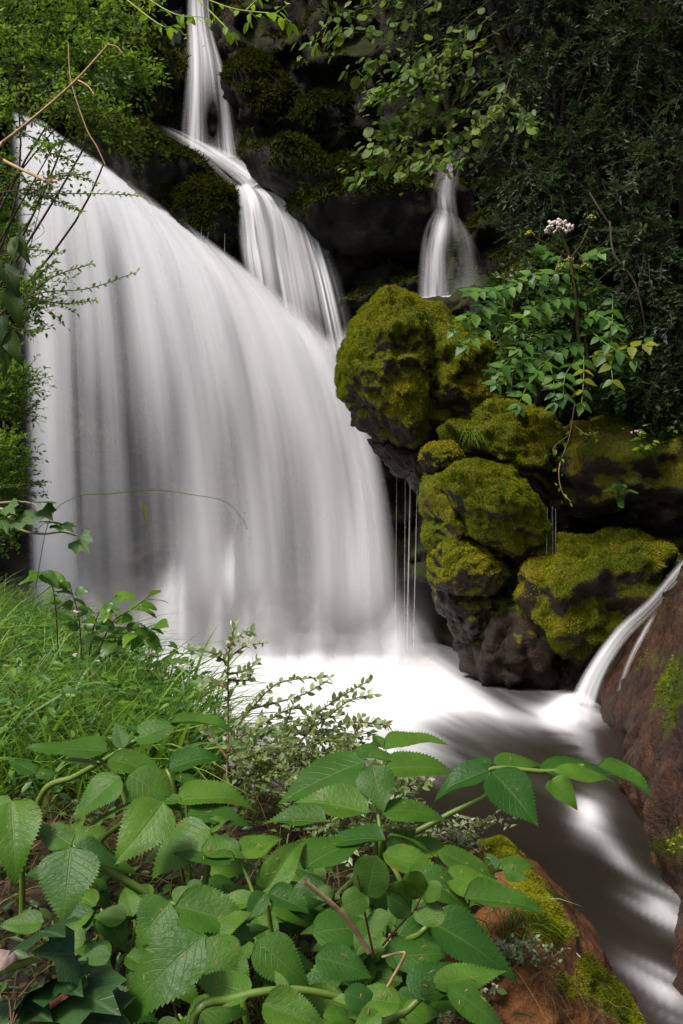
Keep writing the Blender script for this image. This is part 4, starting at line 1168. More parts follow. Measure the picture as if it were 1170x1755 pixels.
# flowering umbel plant in front of the evergreens
um = thing('umbel_plant', P(1000, 660, 10.8), 'tall stem carrying one cream flower umbel and yellow seed heads', 'flower')
m = MB()
m.tube(PP([(1000, 660, 10.8), (990, 560, 10.6), (978, 450, 10.5), (960, 395, 10.4)]), 0.028, 0.012, 6, 18)
for q in [[(975, 440, 10.5), (940, 420, 10.4), (908, 402, 10.3)], [(978, 445, 10.5), (1000, 410, 10.4), (1013, 378, 10.3)], [(965, 430, 10.5), (955, 455, 10.4), (945, 480, 10.3)], [(985, 425, 10.5), (998, 445, 10.4), (1002, 455, 10.3)]]:
    m.tube(PP(q), 0.010, 0.005, 5, 8)
m.build('stem', plain('umbel stem', (0.10, 0.07, 0.03), (0.17, 0.13, 0.04), 0.6), um)


def bead_cluster(name, cx, cy, d, rx, ry, n, r, mat, parent):
    m = MB()
    v, f = ICO[3] if r > 0.03 else (ICO[3])
    v1, f1 = BEAD
    c = P(cx, cy, d)
    for k in range(n):
        a, q = rng.random() * 6.283, math.sqrt(rng.random())
        o = np.array((math.cos(a) * q * rx, math.sin(a) * q * rx * 0.8, ry * (1 - q * q) + rng.normal() * ry * 0.25))
        m.add(v1 * r * rng.uniform(0.7, 1.2) + c + o, f1)
    return tag(m.build(name, mat, parent), kind='stuff')


BEAD = ico(1)
bead_cluster('flower_head', 958, 393, 10.35, 0.15, 0.07, 80, 0.018, M_WHITE, um)
for x, y in [(908, 402), (1013, 375), (945, 482), (975, 447), (1003, 458), (962, 460)]:
    bead_cluster('seed_head', x, y, 10.3, 0.05, 0.03, 22, 0.011, M_UMBEL, um)

# bare woody creeper hanging before the evergreens
cr = thing('creeper_stem', P(1105, 580, 10.9), 'bare grey creeper stem curving down in front of the evergreens', 'creeper')
m = MB()
m.tube(PP([(1045, 380, 10.9), (1052, 435, 10.8), (1085, 480, 10.8), (1100, 530, 10.8), (1108, 580, 10.9)]), 0.013, 0.009, 6, 24)
m.tube(PP([(1052, 438, 10.8), (1030, 425, 10.8), (1015, 455, 10.9)]), 0.008, 0.005, 5, 12)
m.tube(PP([(1010, 330, 11), (1028, 360, 10.9), (1045, 385, 10.9)]), 0.009, 0.010, 5, 12)
m.tube(PP([(1090, 495, 10.8), (1075, 515, 10.8), (1070, 545, 10.9)]), 0.006, 0.004, 5, 10)
m.build('stem', M_BARK, cr)

# trailing plants on the overhang
tr = thing('trailing_plant', P(985, 700, 10.6), 'thin bright green trailing plant dangling over the brown overhang', 'plant')
m = MB()
TR = [[(985, 690, 10.7), (975, 750, 10.4), (958, 800, 10.3), (962, 840, 10.3), (978, 860, 10.3)], [(985, 730, 10.6), (1005, 745, 10.4), (1025, 740, 10.3)], [(975, 745, 10.5), (950, 765, 10.4), (948, 780, 10.4)]]
for q in TR:
    m.tube(PP(q), 0.005, 0.003, 5, 16)
m.build('stem', M_TWIG, tr)
for q, n in zip(TR, (12, 14, 8)):
    leafy_twig(tr, PP(q), n, LIM, 0.06, side=0.9, spread=0.03)
tr = thing('small_herb', P(1095, 765, 10.6), 'small bright herb with tiny pink flowers on the overhang', 'plant')
m = MB()
TR = [[(1095, 770, 10.6), (1090, 750, 10.4), (1080, 742, 10.3)], [(1095, 770, 10.6), (1110, 762, 10.4), (1118, 768, 10.3)], [(1095, 770, 10.6), (1095, 745, 10.4), (1098, 735, 10.3)]]
for q in TR:
    m.tube(PP(q), 0.005, 0.003, 5, 8)
m.build('stem', M_STALK, tr)
for q in TR:
    leafy_twig(tr, PP(q), 8, LIM, 0.075, side=0.9, spread=0.04)
bead_cluster('flower', 1095, 742, 10.25, 0.08, 0.03, 5, 0.015, M_PINK, tr)
fe = thing('fern', P(1062, 860, 10.5), 'small fern growing from the face of the brown overhang', 'fern')
for x, y in [(1035, 842), (1050, 835), (1072, 835), (1092, 845), (1065, 870)]:
    q = PP([(1062, 850, 10.6), ((1062 + x) / 2, y - 4, 10.45), (x, y, 10.3)])
    m = MB()
    p = m.tube(q, 0.004, 0.002, 4, 14)
    v, f, a = m.get()
    t = nz(np.gradient(p, axis=0))
    s = nz(np.cross(t, np.array((0, -0.7, 0.7))))
    pos = np.vstack([p, p])
    (lv, lf, la) = leaves(pos, np.vstack([s + t * 0.3, -s + t * 0.3]), np.tile((0, -0.7, 0.7), (len(pos), 1)), 0.06 * np.tile(np.linspace(1, 0.3, len(p)), 2), 0.018)
    fr = obj('frond', lv, lf, M_GRASS, fe, attrs={'var': la * 0.4})
    obj('rib', v, f, M_STALK, fr)


# grass tuft on the ledge boulder
def blades(base, n, L, spread, lean, seed, w=0.004, bend=0.6, seg=4, var=(0.2, 0.9), down=0.0):
    """curved grass blades; base (n,3)"""
    r = np.random.default_rng(seed)
    base = np.asarray(base)
    az = r.random(n) * 6.283
    out = np.stack([np.cos(az), np.sin(az), 0 * az], -1) * spread + np.array(lean)
    ln = L * r.uniform(0.5, 1.25, n)
    t = np.linspace(0, 1, seg + 1)
    bd = bend * r.uniform(0.4, 1.5, n)
    p = base[:, None] + (out[:, None] * (t[None, :, None] * 0.35 + t[None, :, None] ** 2 * bd[:, None, None]) + UP[None, None] * (t[None, :, None] - bd[:, None, None] * 0.55 * t[None, :, None] ** 2.2 - down * t[None, :, None] ** 2)) * ln[:, None, None]
    sd = nz(np.cross(out + 1e-3, UP) + r.normal(size=(n, 3)) * 0.3) * w
    wd = (1 - t ** 1.6)[None, :, None] * r.uniform(0.6, 1.3, (n, 1, 1)) + 0.03
    v = np.stack([p - sd[:, None] * wd, p + sd[:, None] * wd], 2)
    k = seg + 1
    idx = np.arange(n * k * 2).reshape(n, k, 2)
    f = np.stack([idx[:, :-1, 0], idx[:, :-1, 1], idx[:, 1:, 1], idx[:, 1:, 0]], -1).reshape(-1, 4)
    va = np.clip(r.uniform(var[0], var[1], n)[:, None, None] + (t[None, :, None] - 0.5) * 0.25, 0, 1) * np.ones((1, 1, 2))
    return v.reshape(-1, 3), f, va.ravel()


b = np.tile(P(806, 752, 11.05), (26, 1)) + rng.normal(size=(26, 3)) * 0.02
v, f, a = blades(b, 26, 0.32, 0.35, (0, -0.45, 0), 5, 0.008, 0.7, down=0.9)
solo('grass_tuft', b[0], v, f, M_GRASS, 'small pale grass tuft drooping from the dim green ledge boulder', 'grass tuft', attrs={'var': a})

# ------------------------------------------------------------------ left-hand trees
shrub('box_tree', 'box tree with sunlit twigs filling the upper left corner', 'tree', (-2.4, 4.6, 1.3),
      [(20, 30, 4.6, .22, .35, .16, 76), (120, 20, 4.5, .22, .35, .14, 76), (215, 25, 4.4, .16, .3, .10, 44), (50, 100, 4.5, .20, .35, .10, 56), (160, 95, 4.4, .18, .3, .10, 54),
       (215, 120, 4.3, .10, .2, .05, 40), (20, 185, 4.4, .12, .3, .08, 26), (130, 175, 4.3, .18, .25, .07, 54), (205, 215, 4.3, .10, .2, .03, 22), (-60, 100, 4.6, .3, .4, .4, 120), (70, -60, 4.6, .5, .5, .12, 120), (0, 270, 4.4, .06, .2, .06, 16), (95, 245, 4.3, .12, .2, .03, 14)],
      0.031, M_BOX, 16, 0.24, (0.6, -0.2, -0.05), None, 0.22, 0.6, 0.016, 0.45, 0.15)
shrub('box_tree', 'box tree whose sprays cross the left rim of the white fall', 'tree', (-2.2, 4.9, 1.25),
      [(75, 330, 4.6, .08, .15, .05, 14), (-15, 320, 4.8, .10, .3, .10, 40), (-15, 400, 4.9, .10, .3, .12, 40), (80, 480, 4.5, .08, .1, .04, 12), (60, 520, 4.6, .08, .15, .05, 24), (15, 520, 4.8, .12, .3, .12, 60), (-40, 430, 5.0, .25, .4, .4, 100)],
      0.030, M_BOX, 16, 0.22, (0.9, -0.1, 0.1), None, 0.1, 0.5, 0.009, 0.4, 0.1)
shrub('box_bush', 'box bush on the bank at the left edge, halfway down the fall', 'bush', (-2.5, 5.8, 1.3),
      [(10, 640, 5.4, .14, .3, .10, 80), (15, 690, 5.4, .13, .3, .10, 80), (-50, 660, 5.5, .3, .3, .3, 80)], 0.028, M_BOX, 18, 0.22, (0.5, -0.2, 0.3), None, 0.1, 0.6, 0.03, 0.45, 0.0)
shrub('box_bush', 'low box bush at the left edge above the grass bank', 'bush', (-2.45, 5.4, 1.3),
      [(5, 770, 5.2, .13, .3, .08, 70), (12, 830, 5.2, .12, .3, .10, 80), (-50, 800, 5.3, .3, .3, .3, 80), (0, 900, 5.2, .10, .2, .12, 40)], 0.028, M_BOX, 18, 0.22, (0.5, -0.2, 0.3), None, 0.1, 0.6, 0.03, 0.45, 0.12)

# single box sprays reaching out before the water
sp1 = thing('box_branch', P(-20, 560, 4.2), 'slender box branch with rows of small leaves reaching across the fall', 'branch')
m = MB()
TW = [[(-380, 700, 4.7), (-20, 560, 4.2), (60, 505, 4.15), (150, 495, 4.1), (235, 466, 4.05)], [(40, 515, 4.2), (90, 475, 4.15), (158, 452, 4.1)], [(50, 512, 4.2), (110, 520, 4.15), (165, 515, 4.1)], [(30, 540, 4.2), (60, 480, 4.2), (95, 448, 4.15)], [(20, 560, 4.2), (50, 570, 4.2), (75, 562, 4.2)],
      [(-380, 480, 4.7), (-10, 440, 4.2), (50, 428, 4.15), (108, 434, 4.1)], [(-380, 400, 4.7), (0, 330, 4.2), (90, 332, 4.15), (170, 332, 4.1), (238, 335, 4.1)], [(60, 330, 4.2), (110, 350, 4.15), (140, 365, 4.1)], [(60, 310, 4.2), (120, 300, 4.15), (165, 315, 4.1)], [(80, 340, 4.2), (95, 300, 4.15), (150, 300, 4.1)], [(70, 335, 4.2), (60, 355, 4.15), (40, 350, 4.1)]]
V, Fc, A, n0 = [], [], [], 0
for q in TW:
    w = PP(q)
    p = m.tube(w, 0.004, 0.0015, 5, 20)
    p = crom(w, 34 if q[0][0] > -100 else 54)
    p = p[5:] if q[0][0] > -100 else p[20:]
    t = nz(np.gradient(p, axis=0))
    sg = np.where(np.arange(len(p)) % 2 == 0, 1.0, -1.0)[:, None]
    s = nz(np.cross(t, np.array((0.1, -0.8, 0.5)) + rng.normal(size=(len(p), 3)) * 0.3)) * sg
    v, f, a = leaves(p, t * 0.6 + s * 0.8, np.array((0, -0.6, 0.6)) + rng.normal(size=(len(p), 3)) * 0.5, 0.028 * rng.uniform(0.6, 1.1, len(p)), 0.011, T_OVAL, np.clip(0.25 + 0.5 * np.linspace(0, 1, len(p)) + rng.normal(size=len(p)) * 0.15, 0, 1))
    V.append(v); Fc.append(f + n0); A.append(a); n0 += len(v)
m.build('twig', M_BARK, sp1)
tag(obj('foliage', np.vstack(V), np.vstack(Fc), M_BOX, sp1, attrs={'var': np.concatenate(A)}), kind='stuff')

# bright young shoot at the top edge
ls = thing('lime_shoot', P(200, -30, 3.4), 'backlit lime green leafy shoot hanging in from the top edge', 'branch')
m = MB()
TW = [[(-250, -260, 4.2), (180, -60, 3.5), (330, -10, 3.2), (400, 15, 3.1), (470, 25, 3.0), (498, 45, 3.0)], [(330, -10, 3.2), (380, 40, 3.1), (400, 65, 3.1)], [(420, 20, 3.1), (440, 0, 3.1), (450, -5, 3.1)], [(430, 22, 3.1), (425, 40, 3.1)], [(470, 25, 3.05), (490, 10, 3.0)], [(200, -40, 3.4), (290, 20, 3.2), (350, 30, 3.1)], [(180, -30, 3.4), (270, 40, 3.2), (300, 45, 3.2)]]
for q in TW:
    m.tube(PP(q), 0.003, 0.0012, 5, 20)
m.build('twig', plain('lime twig', (0.25, 0.30, 0.05), (0.35, 0.38, 0.08), 0.5), ls)
for q, n in zip(TW, (16, 8, 5, 3, 4, 10, 9)):
    leafy_twig(ls, PP(q), n, LIM, 0.038, side=0.8, hang=0.4, spread=0.004, start=0.3)

# broken bare twigs
tw = thing('bare_twig', P(-40, 262, 2.9), 'pale broken twig slanting across the box leaves', 'twig')
m = MB()
m.tube(PP([(-420, 430, 3.1), (-40, 267, 2.9), (0, 247, 2.9), (60, 200, 2.85), (130, 138, 2.8), (188, 74, 2.75)]), 0.0075, 0.003, 6, 20)
m.tube(PP([(132, 137, 2.8), (150, 147, 2.78), (161, 162, 2.76)]), 0.003, 0.0012, 5, 8)
m.tube(PP([(183, 76, 2.75), (200, 80, 2.74), (210, 92, 2.73)]), 0.0016, 0.001, 5, 8)
m.build('stem', M_TWIG, tw)
tw = thing('bare_twig', P(-40, 250, 3.0), 'pale twig ending in a frayed brown tip before the fall crest', 'twig')
m = MB()
m.tube(PP([(-420, 60, 3.2), (-40, 250, 3.0), (0, 272, 3.0), (40, 292, 2.95), (78, 310, 2.9)]), 0.006, 0.004, 6, 16)
for k in range(7):
    m.tube(PP([(76, 309, 2.9), (86 + rng.random() * 10, 306 + k * 2.0, 2.9), (90 + rng.random() * 14, 304 + k * 3.2, 2.88)]), 0.0015, 0.0008, 4, 5)
m.build('stem', M_TWIG, tw)
tw = thing('bare_twig', P(145, 245, 3.0), 'short pale dead twig hanging beside the shaggy moss block', 'twig')
m = MB()
m.tube(PP([(117, 75, 3.0), (122, 140, 3.0), (148, 220, 3.0), (165, 250, 3.0), (180, 282, 3.0)]), 0.0022, 0.002, 5, 16)
m.build('stem', M_TWIG, tw)
tw = thing('bare_twig', P(20, 420, 3.0), 'thin dark forked twig in front of the left rim of the fall', 'twig')
m = MB()
m.tube(PP([(72, 325, 3.0), (55, 370, 3.0), (30, 405, 3.0), (10, 430, 3.0)]), 0.002, 0.0025, 5, 12)
m.tube(PP([(56, 367, 3.0), (26, 370, 3.0)]), 0.0014, 0.001, 4, 5)
m.tube(PP([(56, 367, 3.0), (76, 395, 3.0), (55, 415, 3.0)]), 0.001, 0.0008, 4, 8)
m.build('stem', M_BARK, tw)

# broad-leaved climber at the left edge
cl = thing('climber', P(-10, 640, 2.9), 'climber with large drooping round leaves at the left edge', 'climber')
m = MB()
m.tube(PP([(-60, 1000, 3.1), (-20, 660, 2.9), (5, 560, 2.85), (15, 470, 2.8), (28, 405, 2.8)]), 0.003, 0.0015, 5, 16)
m.build('stem', M_STALK_RED, cl)
for x0, y0, x1, y1, w in [(28, 405, 10, 452, 0.9), (30, 405, 44, 450, 0.8), (2, 452, 34, 500, 1.2), (12, 492, 36, 562, 0.9), (2, 540, -10, 600, 1.0), (14, 570, 32, 628, 0.9), (8, 590, 14, 645, 0.8), (-8, 440, -30, 500, 1.0)]:
    a_, b_ = P(x0, y0, 2.8), P(x1, y1, 2.75)
    L = np.linalg.norm(b_ - a_)
    place('leaf', random.choice(CLM), cl, a_, b_ - a_, nz(np.array((0.2, -1, 0.5)) + rng.normal(size=3) * 0.5), L * w * 0.85, L * 0.85)

# ivy twig reaching in from the left above the grass
iv = thing('ivy_branch', P(-10, 880, 3.0), 'ivy branch with a few lobed leaves reaching in above the grass', 'ivy')
m = MB()
m.tube(PP([(-420, 900, 3.4), (-20, 864, 3.0), (30, 860, 3.0), (58, 864, 3.0), (68, 876, 2.98)]), 0.0042, 0.002, 6, 14)
m.tube(PP([(-420, 820, 3.4), (-20, 868, 3.0), (12, 892, 2.98), (40, 910, 2.95), (75, 915, 2.93), (105, 912, 2.92), (130, 918, 2.9)]), 0.0055, 0.0022, 6, 22)
for q in [[(62, 908, 2.93), (75, 897, 2.92), (80, 892, 2.92)], [(103, 912, 2.92), (105, 902, 2.91), (100, 895, 2.9)]]:
    m.tube(PP(q), 0.0016, 0.001, 4, 6)
m.build('twig', plain('ivy twig', (0.22, 0.15, 0.09), (0.38, 0.29, 0.19), 0.7), iv)
IVB = IVY.copy()
IVB.materials.clear()
IVB.materials.append(big_leaf_mat('fresh ivy leaf', (0.05, 0.12, 0.03), (0.10, 0.19, 0.04), 0.35, 4.0, (0.2, 0.27, 0.1), 0.0, 0.35))
for x0, y0, x1, y1 in [(58, 862, 88, 858), (64, 868, 84, 884), (25, 885, 52, 893), (78, 893, 98, 896), (97, 895, 120, 905), (128, 916, 146, 940), (0, 885, 10, 905), (10, 862, 20, 875)]:
    a_, b_ = P(x0, y0, 2.92), P(x1, y1, 2.88)
    L = np.linalg.norm(b_ - a_) * 1.25
    place('leaf', IVB, iv, a_, b_ - a_, nz(np.array((0.1, -0.5, 0.8)) + rng.normal(size=3) * 0.3), L, L)

# ------------------------------------------------------------------ grass bank
def on_bank(n, xr, yr, seed, inset=0.0, keep=None):
    r = np.random.default_rng(seed)
    x, y = r.uniform(*xr, n * 4), r.uniform(*yr, n * 4)
    k = bank_sd(x, y) > inset
    x, y = x[k], y[k]
    z = bank_z(x, y)
    v = np.stack([x, y, z], -1)
    px, py = proj(v)
    k = (px > -150) & (px < 1200)
    if keep is not None:
        k &= keep(px, py, x, y)
    return v[k][:n]


gb = on_bank(8000, (-2.6, -0.2), (2.6, 6.2), 101, -0.05, lambda px, py, x, y: px < 350 + 40 * np.sin(y * 7))
v, f, a = blades(gb, len(gb), 0.40, 0.6, (0.15, -0.05, 0), 102, 0.0050, 0.8, 5, (0.0, 1.0))
gb2 = on_bank(900, (-2.4, -0.3), (2.4, 5.2), 141, -0.02, lambda px, py, x, y: px < 340)
v2, f2, a2 = blades(gb2, len(gb2), 0.46, 0.5, (0.2, -0.1, 0), 142, 0.0075, 0.9, 6, (0.4, 1.0))
f = np.vstack([f, f2 + len(v)])
v, a = np.vstack([v, v2]), np.concatenate([a, a2])
tag(obj('grass', v, f, M_GRASS, attrs={'var': a}), 'thick green grass covering the bank left of the pool', 'grass', kind='stuff')
gb = on_bank(1900, (-1.6, 0.2), (1.0, 3.2), 103, 0.12, lambda px, py, x, y: px < 720)
v, f, a = blades(gb, len(gb), 0.16, 0.9, (0, 0, 0), 104, 0.0016, 1.0, 4, (0.0, 0.8))
tag(obj('dry_grass', v, f, M_STRAW, attrs={'var': a}), 'thin dry straw grass under the broad leaves', 'grass', kind='stuff')
gb = on_bank(600, (-2.4, -0.3), (2.6, 6.0), 105, 0.0, lambda px, py, x, y: px < 330)
v, f, a = blades(gb, len(gb), 0.42, 0.4, (0.1, 0, 0), 106, 0.0022, 0.6, 5, (0.3, 1.0))
tag(obj('dry_stalks', v, f, M_STRAW, attrs={'var': a * 0.9}), 'tall straw coloured stalks among the green grass', 'grass', kind='stuff')
# low leafy weeds between the blades
gb = on_bank(2600, (-2.2, -0.2), (2.5, 5.4), 107, 0.0, lambda px, py, x, y: px < 370)
r = np.random.default_rng(108)
n = len(gb)
v, f, a = leaves(gb + UP * r.uniform(0.08, 0.32, (n, 1)), r.normal(size=(n, 3)) * (1, 1, 0.3), np.array((0, -0.3, 1)) + r.normal(size=(n, 3)) * 0.4, r.uniform(0.025, 0.075, n), r.uniform(0.008, 0.022, n), T_OVAL)
tag(obj('weeds', v, f, M_GRASS, attrs={'var': a}), 'small leafy weeds growing through the grass bank', 'weeds', kind='stuff')

gb = on_bank(2600, (-1.5, 0.25), (0.9, 2.9), 131, 0.1)  # dark low herbs added to stand in for leaf shade on the soil
n = len(gb)
v, f, a = leaves(gb + UP * r.uniform(0.01, 0.12, (n, 1)), r.normal(size=(n, 3)) * (1, 1, 0.4), np.array((0, -0.3, 1)) + r.normal(size=(n, 3)) * 0.4, r.uniform(0.015, 0.04, n), r.uniform(0.006, 0.014, n), T_OVAL)
tag(obj('shade_ground_cover', v, f, M_IVYM, attrs={'var': a}), 'low dark leafy ground cover added to darken the shaded soil under the broad leaves', 'ground cover', kind='stuff')
# long arching grass stalk across the fall
gs = thing('grass_stalk', P(60, 1010, 3.1), 'single long grass stalk arching in front of the fall', 'grass stalk')
m = MB()
m.tube(PP([(60, 1010, 3.1), (85, 890, 3.1), (130, 852, 3.05), (190, 846, 3.0), (260, 840, 3.0), (330, 848, 3.0), (390, 862, 3.0), (425, 905, 3.0)]), 0.0017, 0.0006, 4, 60)
m.build('stem', M_GRASS, gs)
pt = P(415, 890, 3.0) + rng.normal(size=(30, 3)) * (0.012, 0.01, 0.03)
v, f, a = leaves(pt, rng.normal(size=(30, 3)) * 0.4 - UP, np.tile((0, -1, 0.2), (30, 1)), 0.008, 0.002)
obj('seed_head', v, f, M_STRAW, gs, attrs={'var': a})
bl = MB()
v, f, uv = leaf_grid(3, 10, lambda t: 0.05 * np.sin(math.pi * t ** 0.8) + 0.002, fold=0.6, droop=0.1)
me = mesh('blade', v, f, M_YELLOW, uv=uv, attrs={'var': np.full(len(v), .5)})
a_, b_ = P(243, 858, 3.0), P(250, 896, 3.0)
place('blade', me, gs, a_, b_ - a_, np.array((0.2, -1, 0.1)), 0.09, np.linalg.norm(b_ - a_))

# bright leaves standing out of the grass
rs = thing('dog_rose_shoot', P(130, 1120, 3.6), 'bright green rose-like shoots standing out of the grass before the fall', 'plant')
m = MB()
RS = [[(100, 1130, 3.7), (95, 1040, 3.6), (85, 990, 3.5), (70, 985, 3.4)], [(140, 1140, 3.7), (135, 1060, 3.6), (120, 1005, 3.5)], [(150, 1140, 3.7), (165, 1060, 3.5), (200, 1020, 3.4)], [(160, 1140, 3.7), (190, 1070, 3.5), (225, 1045, 3.4), (260, 1018, 3.3)], [(170, 1150, 3.7), (210, 1080, 3.5), (255, 1095, 3.4)], [(175, 1150, 3.7), (205, 1100, 3.5), (265, 1070, 3.3)]]
for q in RS:
    m.tube(PP(q), 0.003, 0.0015, 5, 16)
m.build('stem', M_STALK_RED, rs)
for q in RS:
    leafy_twig(rs, PP(q), 12, ROS, 0.072, side=0.9, hang=0.3, spread=0.008, start=0.3, width=1.2, cam=0.5)
for x, y in [(128, 1050), (240, 1075), (130, 1124), (165, 1135), (260, 1120)]:
    o = thing('wild_flower', P(x, y + 25, 3.4), {128: 'tiny white pink flower highest among the bright rose-like leaves', 240: 'tiny pink flower at the tip of the rose-like shoots', 130: 'small pink flower deep in the grass at left', 165: 'pale pink flower in the grass beside the pink one', 260: 'tiny pink flower at the rim of the grass bank'}[x], 'flower', 'tiny pink flowers in the grass')
    bead_cluster('petals', x, y, 3.35, 0.010, 0.004, 6, 0.005, M_PINK, o)
    m = MB()
    m.tube(PP([(x - 3, y + 40, 3.4), (x, y, 3.35)]), 0.001, 0.0008, 4, 4)
    m.build('stem', M_STALK, o)

# ------------------------------------------------------------------ box shrub on the rim of the bank
bs = thing('box_shrub', P(388, 1350, 2.45), 'young box shrub with one upright twig standing before the white pool', 'shrub')
m = MB()
D = 2.4
TW = [[(388, 1345), (391, 1230), (391, 1130), (402, 1072)], [(391, 1140), (365, 1120), (318, 1112)], [(391, 1128), (420, 1108), (452, 1102)], [(391, 1110), (410, 1090), (432, 1082)], [(390, 1180), (365, 1170), (342, 1172)], [(391, 1155), (420, 1150), (442, 1132)], [(391, 1165), (425, 1165), (430, 1150)],
      [(390, 1265), (430, 1215), (480, 1170), (565, 1160)], [(430, 1215), (470, 1205), (520, 1190), (560, 1168)], [(400, 1270), (460, 1235), (500, 1215), (545, 1220)], [(420, 1300), (500, 1265), (560, 1210), (635, 1165)], [(520, 1260), (560, 1230), (600, 1200), (640, 1190)], [(540, 1270), (590, 1240), (640, 1240), (668, 1245)],
      [(430, 1310), (480, 1270), (490, 1240), (505, 1200)], [(500, 1290), (530, 1250), (540, 1220), (560, 1240)], [(430, 1310), (470, 1290), (520, 1280), (580, 1262)], [(450, 1320), (480, 1300), (540, 1300), (600, 1280)], [(400, 1320), (430, 1280), (440, 1250), (450, 1230)], [(390, 1300), (360, 1260), (345, 1230)], [(395, 1320), (420, 1300), (460, 1310), (490, 1330)],
      [(480, 1330), (520, 1310), (560, 1320)], [(560, 1300), (600, 1270), (620, 1230)], [(390, 1290), (410, 1250), (440, 1262), (470, 1250)], [(470, 1300), (500, 1250), (530, 1235), (590, 1225)], [(600, 1330), (660, 1340), (700, 1330), (738, 1338)], [(620, 1350), (670, 1350), (715, 1345)], [(640, 1370), (690, 1360), (735, 1345)]]
V, Fc, A, n0 = [], [], [], 0
for q in TW:
    w = PP([(x, y, D + 0.05 * rng.normal() + (y - 1250) * -0.0004) for x, y in q])
    m.tube(w, 0.0028, 0.001, 5, 16)
    Ln = np.sum(np.linalg.norm(np.diff(w, axis=0), axis=1))
    p = crom(w, int(Ln / 0.0068))[4:]
    t = nz(np.gradient(p, axis=0))
    ax = nz(np.cross(t, rng.normal(size=3)))
    ax2 = np.cross(t, ax)
    ph = np.arange(len(p)) * 1.57 + 3.14 * (np.arange(len(p)) % 2)
    s = ax * np.cos(ph)[:, None] + ax2 * np.sin(ph)[:, None]
    v, f, a = leaves(p, t * 0.7 + s * 0.8 + UP * 0.2, UP + np.array((0, -0.5, 0)) + rng.normal(size=(len(p), 3)) * 0.55, 0.023 * rng.uniform(0.6, 1.15, len(p)), 0.0105, T_OVAL, np.clip(0.3 + 0.45 * np.linspace(0, 1, len(p)) + rng.normal(size=len(p)) * 0.22, 0, 1))
    V.append(v); Fc.append(f + n0); A.append(a); n0 += len(v)
m.build('twig', M_STALK_RED, bs)
tag(obj('foliage', np.vstack(V), np.vstack(Fc), M_BOX_PALE, bs, attrs={'var': np.concatenate(A)}), kind='stuff')
shrub('box_shrub', 'dense low box shrub behind the broad leaves on the rim', 'shrub', P(560, 1480, 2.3), [(500, 1290, 2.35, .08, .08, .05, 36), (585, 1282, 2.35, .06, .08, .04, 30), (440, 1318, 2.3, .06, .08, .05, 34), (540, 1250, 2.4, .07, .06, .03, 12), (540, 1350, 2.25, .09, .08, .05, 40), (640, 1340, 2.2, .07, .08, .04, 30), (620, 1400, 2.1, .10, .08, .05, 34)], 0.021, M_BOX_PALE, 12, 0.12, (0, -0.2, 0.3), None, 0.1, 0.7, 0.006, 0.46, 0.0, M_STALK_RED, 'foliage')
shrub('box_sprig', 'pale sprig of small leaves beside the long green stalk', 'sprig', P(745, 1480, 1.95), [(770, 1425, 1.95, .03, .04, .02, 12), (790, 1440, 1.95, .03, .03, .02, 10), (830, 1408, 1.95, .03, .02, .01, 6)], 0.016, M_VARIEG, 10, 0.07, (0.3, 0, 0.2), None, 0.1, 0.7, 0.003, 0.5, 0.2, M_STALK_RED, 'foliage')

# ------------------------------------------------------------------ angelica in the foreground
def dd(py):
    return 1.95 - (py - 1240) / 515.0 * 0.80


def ang_leaf(plant, stalk, lets, r=0.006, lit=None):
    """one compound leaf: a stalk (photo x, y, depth offset) and its leaflets (x0, y0, x1, y1, face, width, depth offset)"""
    m = MB()
    ye = stalk[-1][1]
    sp_ = [P(x, y, dd(ye) + 0.03 + 0.25 * (dd(y) - dd(ye)) + o) for x, y, o in stalk]
    g0 = sp_[0] + np.array((rng.normal() * 0.04, 0.05 + 0.03 * rng.random(), 0))
    g0[2] = float(bank_z([g0[0]], [g0[1]])[0]) - 0.03
    if g0[2] < sp_[0][2] - 0.04:
        sp_ = [g0] + sp_
    m.tube(np.array(sp_), r, r * 0.6, 8, 6 * len(sp_))
    lf = m.build('leaf', M_STALK, plant)
    for q in lets:
        x0, y0, x1, y1 = q[:4]
        face = q[4] if len(q) > 4 else 0.35
        w = q[5] if len(q) > 5 else 1.0
        off = q[6] if len(q) > 6 else 0.0
        d0 = dd((y0 + y1) / 2) + off
        dl = (y1 - y0) / F * d0
        a_ = P(x0, y0, d0 + 0.25 * dl)
        b_ = P(x1, y1, d0 - 0.45 * dl)
        L = np.linalg.norm(b_ - a_)
        nn = nz(np.array((rng.normal() * 0.12, -face, 1.0)))
        place('leaflet', random.choice(ANG), lf, a_, b_ - a_, nn, L * w * 1.12, L)
        if off <= 0.1:
            for _ in range(rng.integers(0, 4)):
                LIT.append((a_ + (b_ - a_) * rng.uniform(0.2, 0.6) + np.cross(nz(b_ - a_), nn) * L * rng.uniform(-0.12, 0.12) + nn * (0.004 + 0.03 * L), nn))
    return lf


LIT = []
# left-hand plant
pl = thing('angelica_plant', P(150, 1640, 1.75), 'broad-leaved angelica at the lower left, its stalks leaning in from the left edge', 'angelica')
ang_leaf(pl, [(70, 1365, .1), (130, 1330, .05), (200, 1290, 0), (260, 1250, 0)], [(185, 1288, 42, 1278, .2, .9), (172, 1314, 42, 1285, -.2, .9), (212, 1282, 196, 1236, 1.2, .8), (230, 1268, 310, 1235, .5, 1.1), (290, 1240, 416, 1238, .12, .7), (185, 1302, 290, 1320, .35), (240, 1258, 215, 1236, .3)], 0.0075)
ang_leaf(pl, [(170, 1450, .1), (215, 1400, .02), (200, 1335, 0), (170, 1300, 0)], [(206, 1330, 120, 1396, .7, 1.15, -.03), (220, 1328, 306, 1372, .6, 1.2, -.03), (262, 1366, 125, 1394, -.1, .9), (281, 1374, 199, 1482, 1.4, 1.1, -.08), (215, 1330, 255, 1300, .3, .8)])
